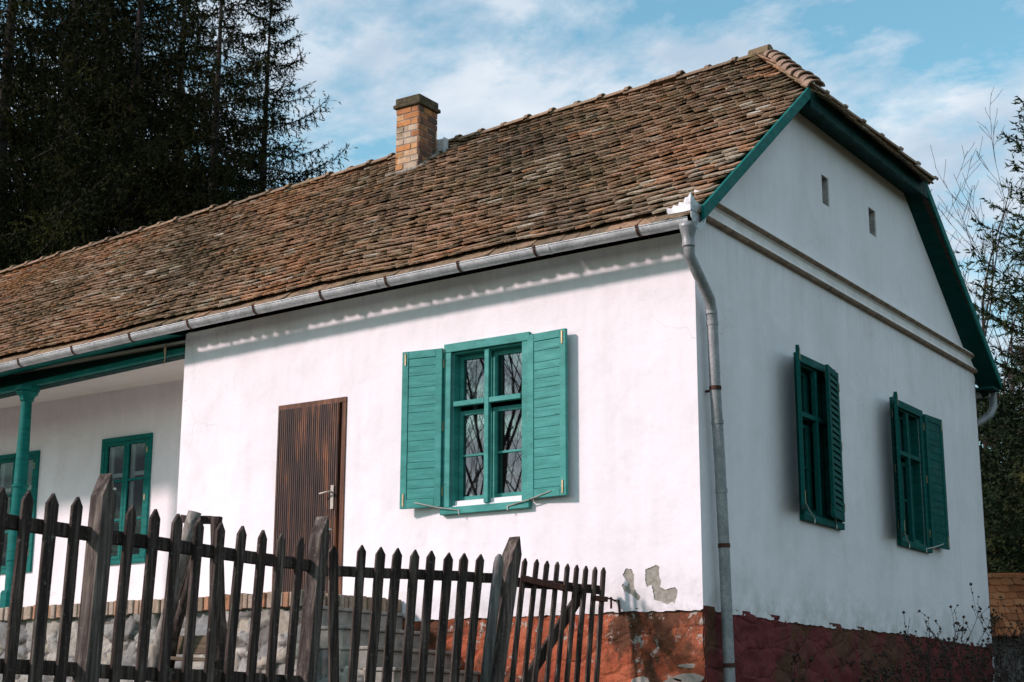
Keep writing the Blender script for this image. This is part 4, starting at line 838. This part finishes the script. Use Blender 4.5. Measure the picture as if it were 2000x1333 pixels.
board(gate, (-.985, -.36, .14), (-1.14, -1.12, -.72), .10, .03, FEN, 'brace', seed=9)
lt = MB(); lt.box(-.02, .02, -.12, .06, -.022, .022, M=Matrix.Translation((-.868, -.20, .105)) @ Matrix.Rotation(-.1, 4, 'Z')); lt.build('latch', RUST, gate, bevel=.003)
hk = MB(); hk.tube([(-.87, -.14, .115), (-.86, -.06, .115), (-.858, .01, .10)], .008, 7); hk.tube([(-.86, -.06, .13), (-.86, -.062, .03)], .010, 7); hk.tube([(-.845, -.03, .10), (-.80, -.035, .105), (-.79, -.035, -.03)], .010, 7)
tag(hk.build('iron_hook', RUST, smooth=True), 'rusty iron hook fixed in the wall at the gate latch', 'hook')
stk = MB(); a = Vector((-1.05, -1.52, .385)); b = Vector((-1.10, -1.64, -.63)); b = b + (b - a) * .5
stk.tube([b, a - (a - b).normalized() * .08, a - (a - b).normalized() * .03, a], [.046, .042, .034, .012], 12)
tag(stk.build('round_stake', GREY, smooth=True), 'grey round-topped stake leaning against the last fence post', 'stake')
# rustic trestle between the fence and the terrace
tr = thing('timber_trestle', 'rough log trestle standing behind the fence below the terrace', 'trestle', (-3.8, -2.2, -1.15))
def log(P, Q, r0, r1, mat=BARK, seed=0):
    r = random.Random(seed); P = Vector(P); Q = Vector(Q); mb = MB(); K = 9
    mb.tube([P.lerp(Q, i / K) + Vector((r.gauss(0, .008), r.gauss(0, .008), 0)) * (0 < i < K) for i in range(K + 1)], [(r0 + (r1 - r0) * i / K) * r.uniform(.93, 1.07) for i in range(K + 1)], 12)
    return mb.build('leg', mat, tr, smooth=True)
log((-3.755, -2.25, .835), (-4.36, -2.22, -1.15), .062, .075, seed=1); log((-3.60, -2.15, .79), (-3.50, -2.05, -1.15), .052, .10, FEN, 2)
log((-3.90, -2.12, .84), (-4.02, -2.10, .1), .035, .045, FEN, 3); log((-3.64, -2.3, .6), (-4.25, -2.1, -.9), .03, .05, FEN, 4)
board(tr, (-4.0, -2.16, .80), (-3.53, -2.16, .755), .07, .05, FEN, 'crossbar'); board(tr, (-4.12, -2.05, -.28), (-3.56, -2.05, -.30), .16, .05, PLANK, 'seat_plank')
board(tr, (-4.2, -2.15, -.40), (-3.5, -2.15, -.43), .03, .22, PLANK, 'shelf'); board(tr, (-4.2, -2.0, -.56), (-3.55, -2.0, -.58), .15, .04, DOORF, 'shelf')

# ------------------------------------------------------------------ spruces
def spruce_mesh(H, R, droop, seed, nb=150, z0f=0.08, tuft=0.10, hang=0.9):
    r = random.Random(seed); g = np.random.default_rng(seed); wood = MB()
    wood.tube([(0, 0, -1), (0.05, 0, H * .3), (0, 0.05, H * .6), (0, 0, H * .97)], [.30 * H / 20, .22 * H / 20, .13 * H / 20, .015], 8)
    P = []; D = []; Wd = []                                   # tuft strips: base point, direction, length
    for i in range(nb):
        f = ((i + r.random()) / nb) ** 0.9; z = H * (z0f + (0.985 - z0f) * f); L = R * (1 - f) ** .85 * r.uniform(.62, 1.15) + .25; az = i * 2.39996 + r.uniform(-.3, .3)
        dirv = np.array([math.cos(az), math.sin(az), 0]); sidev = np.array([-math.sin(az), math.cos(az), 0]); rise = r.uniform(.0, .25) - droop * (1 - f)
        K = max(6, int(L / .16)); tt = np.linspace(0, 1, K + 1)
        cz = z + L * (rise * tt - .25 * droop * np.sin(tt * math.pi * .8) + .22 * tt ** 3); cr = L * tt
        pts = dirv[None] * cr[:, None]; pts[:, 2] = cz; pts += sidev[None] * (L * .08 * np.sin(tt * 3 + r.random() * 6))[:, None]
        st_ = max(1, K // 4); wood.tube([pts[j] for j in range(0, K + 1, st_)], [max(.006, .028 * L / 3 * (1 - j / (K + .5))) for j in range(0, K + 1, st_)], 4, cap=False)
        for j in range(1, K + 1):
            b0 = pts[j]; tdir = pts[j] - pts[j - 1]; tdir /= np.linalg.norm(tdir)
            P.append(b0 - tdir * .1); D.append(tdir * .24)
            for sg in (-1, 1):
                ll = L * .30 * (1 - tt[j] * .75) * r.uniform(.6, 1.2) + .12; dd = tdir * .55 + sidev * sg * r.uniform(.6, 1) + np.array([0, 0, r.uniform(-.35, .05)]); dd /= np.linalg.norm(dd); m_ = max(1, int(ll / .17))
                for q in range(m_):
                    bp = b0 + dd * ll * (q / m_) + np.array([0, 0, -.12 * (q / m_) ** 2 * ll]); P.append(bp); D.append(dd * ll / m_ * 1.25)
                    if r.random() < hang:
                        hl = r.uniform(.15, .55) * hang * (L / R * .5 + .5); hk_ = max(1, int(hl / .16)); hd_ = np.array([dd[0] * .25 + r.gauss(0, .1), dd[1] * .25 + r.gauss(0, .1), -1.]); hd_ /= np.linalg.norm(hd_)
                        for u in range(hk_): P.append(bp + hd_ * hl * u / hk_); D.append(hd_ * hl / hk_ * 1.2)
    P = np.array(P); D = np.array(D); n_ = len(P); per = 6
    # every tuft: 'per' thin needle fans round its twig
    Ld = np.linalg.norm(D, axis=1, keepdims=True); ud = D / Ld
    rnd = g.normal(size=(n_, per, 3)); rnd -= (rnd * ud[:, None]).sum(-1, keepdims=True) * ud[:, None]; rnd /= np.linalg.norm(rnd, axis=-1, keepdims=True)
    t0 = (np.arange(per)[None, :, None] + g.random((n_, per, 1))) / per
    base = P[:, None] + D[:, None] * t0; tip = base + rnd * tuft * g.uniform(.5, 1, (n_, per, 1)) + ud[:, None] * tuft * .9
    wd = np.cross(rnd, ud[:, None]) * tuft * .16; 
    V = np.stack([base - ud[:, None] * tuft * .22 - wd, base + ud[:, None] * tuft * .22 + wd, tip], 2).reshape(-1, 3)
    return wood, V, np.arange(len(V)).reshape(-1, 3)
def make_spruce(name, lab, loc, args, mat, group, rot=0):
    wood, V, F = spruce_mesh(*args[:-1], **args[-1]); root = thing(name, lab, 'tree', (0, 0, 0), group)
    wood.build('trunk', TRUNK, root, smooth=True); npmesh('crown', V, F, mat, root); root.location = loc; root.rotation_euler = (0, 0, rot); return root
def place(src, lab, loc, rot, s=1.0):
    c = copy_tree(src); c.location = loc; c.rotation_euler = (0, 0, rot); c.scale = (s, s, s); c['label'] = lab; return c
def at2(px, py, d, z=-1.1):
    v = FW + RT * ((px - 1000) / 3109.4) - UP * ((py - 666.5) / 3109.4); v.z = 0; v.normalize(); return (CAM.x + v.x * d, CAM.y + v.y * d, z)
def at(px, d, z=-1.1):                                       # a spot d metres off in the direction of a photo column
    v = FW + RT * ((px - 1000) / 3109.4); v.z = 0; v.normalize(); return (CAM.x + v.x * d, CAM.y + v.y * d, z)
GL = 'tall spruces behind the house'
sA = make_spruce('spruce_tree', 'tall dark spruce nearest the chimney, its drooping boughs against the sky', at2(420, 250, 33), (17.4, 4.5, .26, 101, dict(nb=150, tuft=.082)), NEED, GL, .3)
sB = make_spruce('spruce_tree', 'slender dark spruce filling in just right of the nearest spruce trunk', at2(515, 350, 36.5), (18.0, 4.45, .22, 102, dict(nb=150, tuft=.08)), NEED, GL, 1.7)
place(sA, 'tall dark spruce second from the chimney, its top out of frame', at2(262, 250, 35), 2.4, 1.15)
place(sB, 'broad dark spruce in the middle of the left row', at2(130, 250, 37), 4.0, 1.35)
place(sA, 'dark spruce with a straight trunk, third from the chimney', at2(195, 250, 40), 1.2, 1.3)
place(sA, 'olive spruce at the left edge of the picture', at2(0, 250, 30), 5.2, 1.1)
place(sB, 'dark spruce standing deepest in the row, behind the others', at2(345, 300, 41), .9, 1.25)
GRr = 'conifers beyond the gable'
sC = make_spruce('fir_tree', 'green fir at the right edge of the picture reaching toward the gable', at2(2165, 450, 26, -1.8), (12.0, 4.4, .10, 103, dict(nb=270, hang=.25, tuft=.085)), NEEDR, GRr, .5)
place(sC, 'darker fir behind the shed roof, mostly hidden by the gable wall', at2(1950, 900, 33, -1.8), 2.6, .62)
place(sC, 'fir further back beyond the edge fir, lower and shaded', at2(2010, 800, 38, -1.8), 4.1, .8)

# ------------------------------------------------------------------ bare trees
def bare_tree(name, lab, loc, H, seed, group, mat=TWIG, r0=.09, spread=.55, depth=5, rot=0):
    r = random.Random(seed); root = thing(name, lab, 'tree', (0, 0, 0), group); tk = MB(); cr_ = MB()
    def grow(p, d, L, rad, lev):
        K = 5; pts = [p]; q = p.copy(); dd = d.copy()
        for i in range(K):
            jj = .018 if lev == 0 else .07; dd = (dd + Vector((r.gauss(0, jj), r.gauss(0, jj), r.gauss(.03, .04)))).normalized(); q = q + dd * L / K; pts.append(q.copy())
        (tk if lev == 0 else cr_).tube(pts, [max(.0045, rad * (1 - .62 * i / K)) for i in range(K + 1)], 6 if lev < 2 else 3, cap=False)
        if lev >= depth: return
        nk = (13 if lev == 0 else 5 if lev == 1 else 4 if lev == 2 else 3)
        for i in range(nk):
            f = (.28 + .7 * (i + r.random() * .6) / nk) if lev == 0 else (.2 + .8 * (i + r.random()) / nk); j = min(K - 1, int(f * K)); b = pts[j].lerp(pts[j + 1], f * K - j)
            ax = Vector((r.gauss(0, 1), r.gauss(0, 1), 0)).normalized(); nd = (dd * (1 - spread) + ax * spread * r.uniform(.6, 1.1) + Vector((0, 0, .28))).normalized()
            grow(b, nd, L * r.uniform(.38, .56) * (1.1 - .45 * f if lev == 0 else 1), max(.0045, rad * .45 * (1.1 - .5 * f)), lev + 1)
        if lev == 0: grow(pts[-1], dd, L * .22, rad * .38, lev + 2)
    grow(Vector((0, 0, -.5)), Vector((0, 0, 1)), H * .86, r0, 0)
    tk.build('trunk', mat, root, smooth=True); cr_.build('crown', mat, root); root.location = loc; root.rotation_euler = (0, 0, rot); return root
bare_tree('bare_tree', 'slender leafless tree against the sky right of the roof', at2(1885, 560, 33, -1.8), 11.4, 31, 'leafless trees beyond the gable', r0=.08, depth=4, spread=.60, mat=DTWIG)
bare_tree('bare_tree', 'thinner leafless tree close against the right-hand fir', at2(1935, 600, 36, -1.8), 10.9, 32, 'leafless trees beyond the gable', r0=.06, depth=4, spread=.60, mat=DTWIG)
bt = bare_tree('bare_tree', 'leafless tree across the road, mirrored in the window panes', (-21, -28, -2.6), 17, 33, 'leafless trees mirrored in the panes', r0=.17, depth=4, mat=DTWIG, spread=.5)
for loc, rt_ in (((-26.5, -31, -2.6), 2.0), ((-17, -33, -2.6), 4.4), ((-31, -27, -2.6), 1.1), ((-23, -38, -2.6), 3.0)): place(bt, 'leafless tree across the road, mirrored in the window panes', loc, rt_, 1.0)

# ------------------------------------------------------------------ shed beyond the gable
sx, sy, _ = at(1975, 23); ang = math.atan2(RT.y, RT.x) - .12
shed = thing('garden_shed', 'low boarded shed with orange tiled roof beyond the gable corner', 'shed', (sx, sy, -1.8))
MS = Matrix.Translation((sx, sy, 0)) @ Matrix.Rotation(ang, 4, 'Z')
mb = MB()
for i in range(16): mb.box(-1.2 + i * .2, -1.2 + i * .2 + .19, .25, .28, -1.9, .35, M=MS)
mb.build('wall', SHEDW, shed, bevel=.004)
mb = MB(); mb.box(-1.22, 2.02, .30, 2.6, -1.9, .3, M=MS); mb.build('wall', ROOM, shed, label='dark inside of the open shed')
def Sh(x, s): return MS @ Vector((x, -.05 + 1.5 * s, .22 + 1.0 * s))
tilefield(Sh, 1, 9, -1.4, 2.2, lambda x, s: s < 1.0, .17, 0, 17, lambda x, s, r: r.random(), lift=.028).build('roof', SHEDR, shed)

# ------------------------------------------------------------------ dry rose shrubs below the gable
def shrub(lab, loc, h, n_, seed, spread=.5):
    r = random.Random(seed); root = thing('rose_bush', lab, 'bush', (0, 0, 0), 'dry rose bushes along the gable'); st = MB(); lf = MB()
    def stem(p, d, L, rad, lev):
        K = 6; pts = [p]; q = p.copy(); dd = d.copy()
        for i in range(K):
            dd = (dd + Vector((r.gauss(0, .10), r.gauss(0, .10), r.gauss(0, .06)))).normalized(); q = q + dd * L / K; pts.append(q.copy())
        st.tube(pts, [max(.0022, rad * (1 - .6 * i / K)) for i in range(K + 1)], 4, cap=False)
        if lev < 2:
            for i in range(5 if lev == 0 else 3):
                j = r.randint(2, K); grow = (dd + Vector((r.gauss(0, .5), r.gauss(0, .5), .15))).normalized(); stem(pts[j], grow, L * r.uniform(.2, .4), rad * .55, lev + 1)
        if r.random() < .7:
            c = pts[-1]; s_ = r.uniform(.010, .020); lf.lathe([(.001, c.z - s_), (s_, c.z - s_ * .3), (s_ * .8, c.z + s_ * .6), (.001, c.z + s_)], (c.x, c.y), 6)
        for _ in range(3):
            c = pts[r.randint(2, K)]; a1 = Vector((r.gauss(0, 1), r.gauss(0, 1), r.gauss(0, 1))).normalized() * r.uniform(.015, .035); a2 = Vector((r.gauss(0, 1), r.gauss(0, 1), r.gauss(0, 1))).normalized() * .015
            lf.add([c, c + a1 * .5 + a2, c + a1, c + a1 * .5 - a2], [(0, 1, 2, 3)])
    for i in range(n_):
        a = r.uniform(0, 6.28); stem(Vector((.08 * math.cos(a), .08 * math.sin(a), 0)), Vector((math.cos(a) * spread * r.random(), math.sin(a) * spread * r.random(), 1)).normalized(), h * r.uniform(.6, 1), .008, 0)
    st.build('stems', DTWIG, root); lf.build('leaves', simple('withered_leaf', (.045, .03, .022), .8, var=.5), root); root.location = loc
    return root
shrub('tallest dry rose bush at the far end of the maroon plinth', (.45, 7.35, -1.6), 1.85, 34, 1, .45)
shrub('dry rose bush with long slanting canes, left of the tallest', (.5, 6.0, -1.5), 1.85, 12, 2, .7)
shrub('low dry rose bush on the maroon plinth below the further gable window', (.5, 5.0, -1.5), 1.6, 16, 3, .6)
shrub('sparse dry rose bush below the nearer gable window', (.5, 3.6, -1.4), 1.25, 14, 4, .6)
shrub('small yellowing rose bush just right of the downpipe', (.5, 1.6, -1.2), .75, 10, 5, .5)
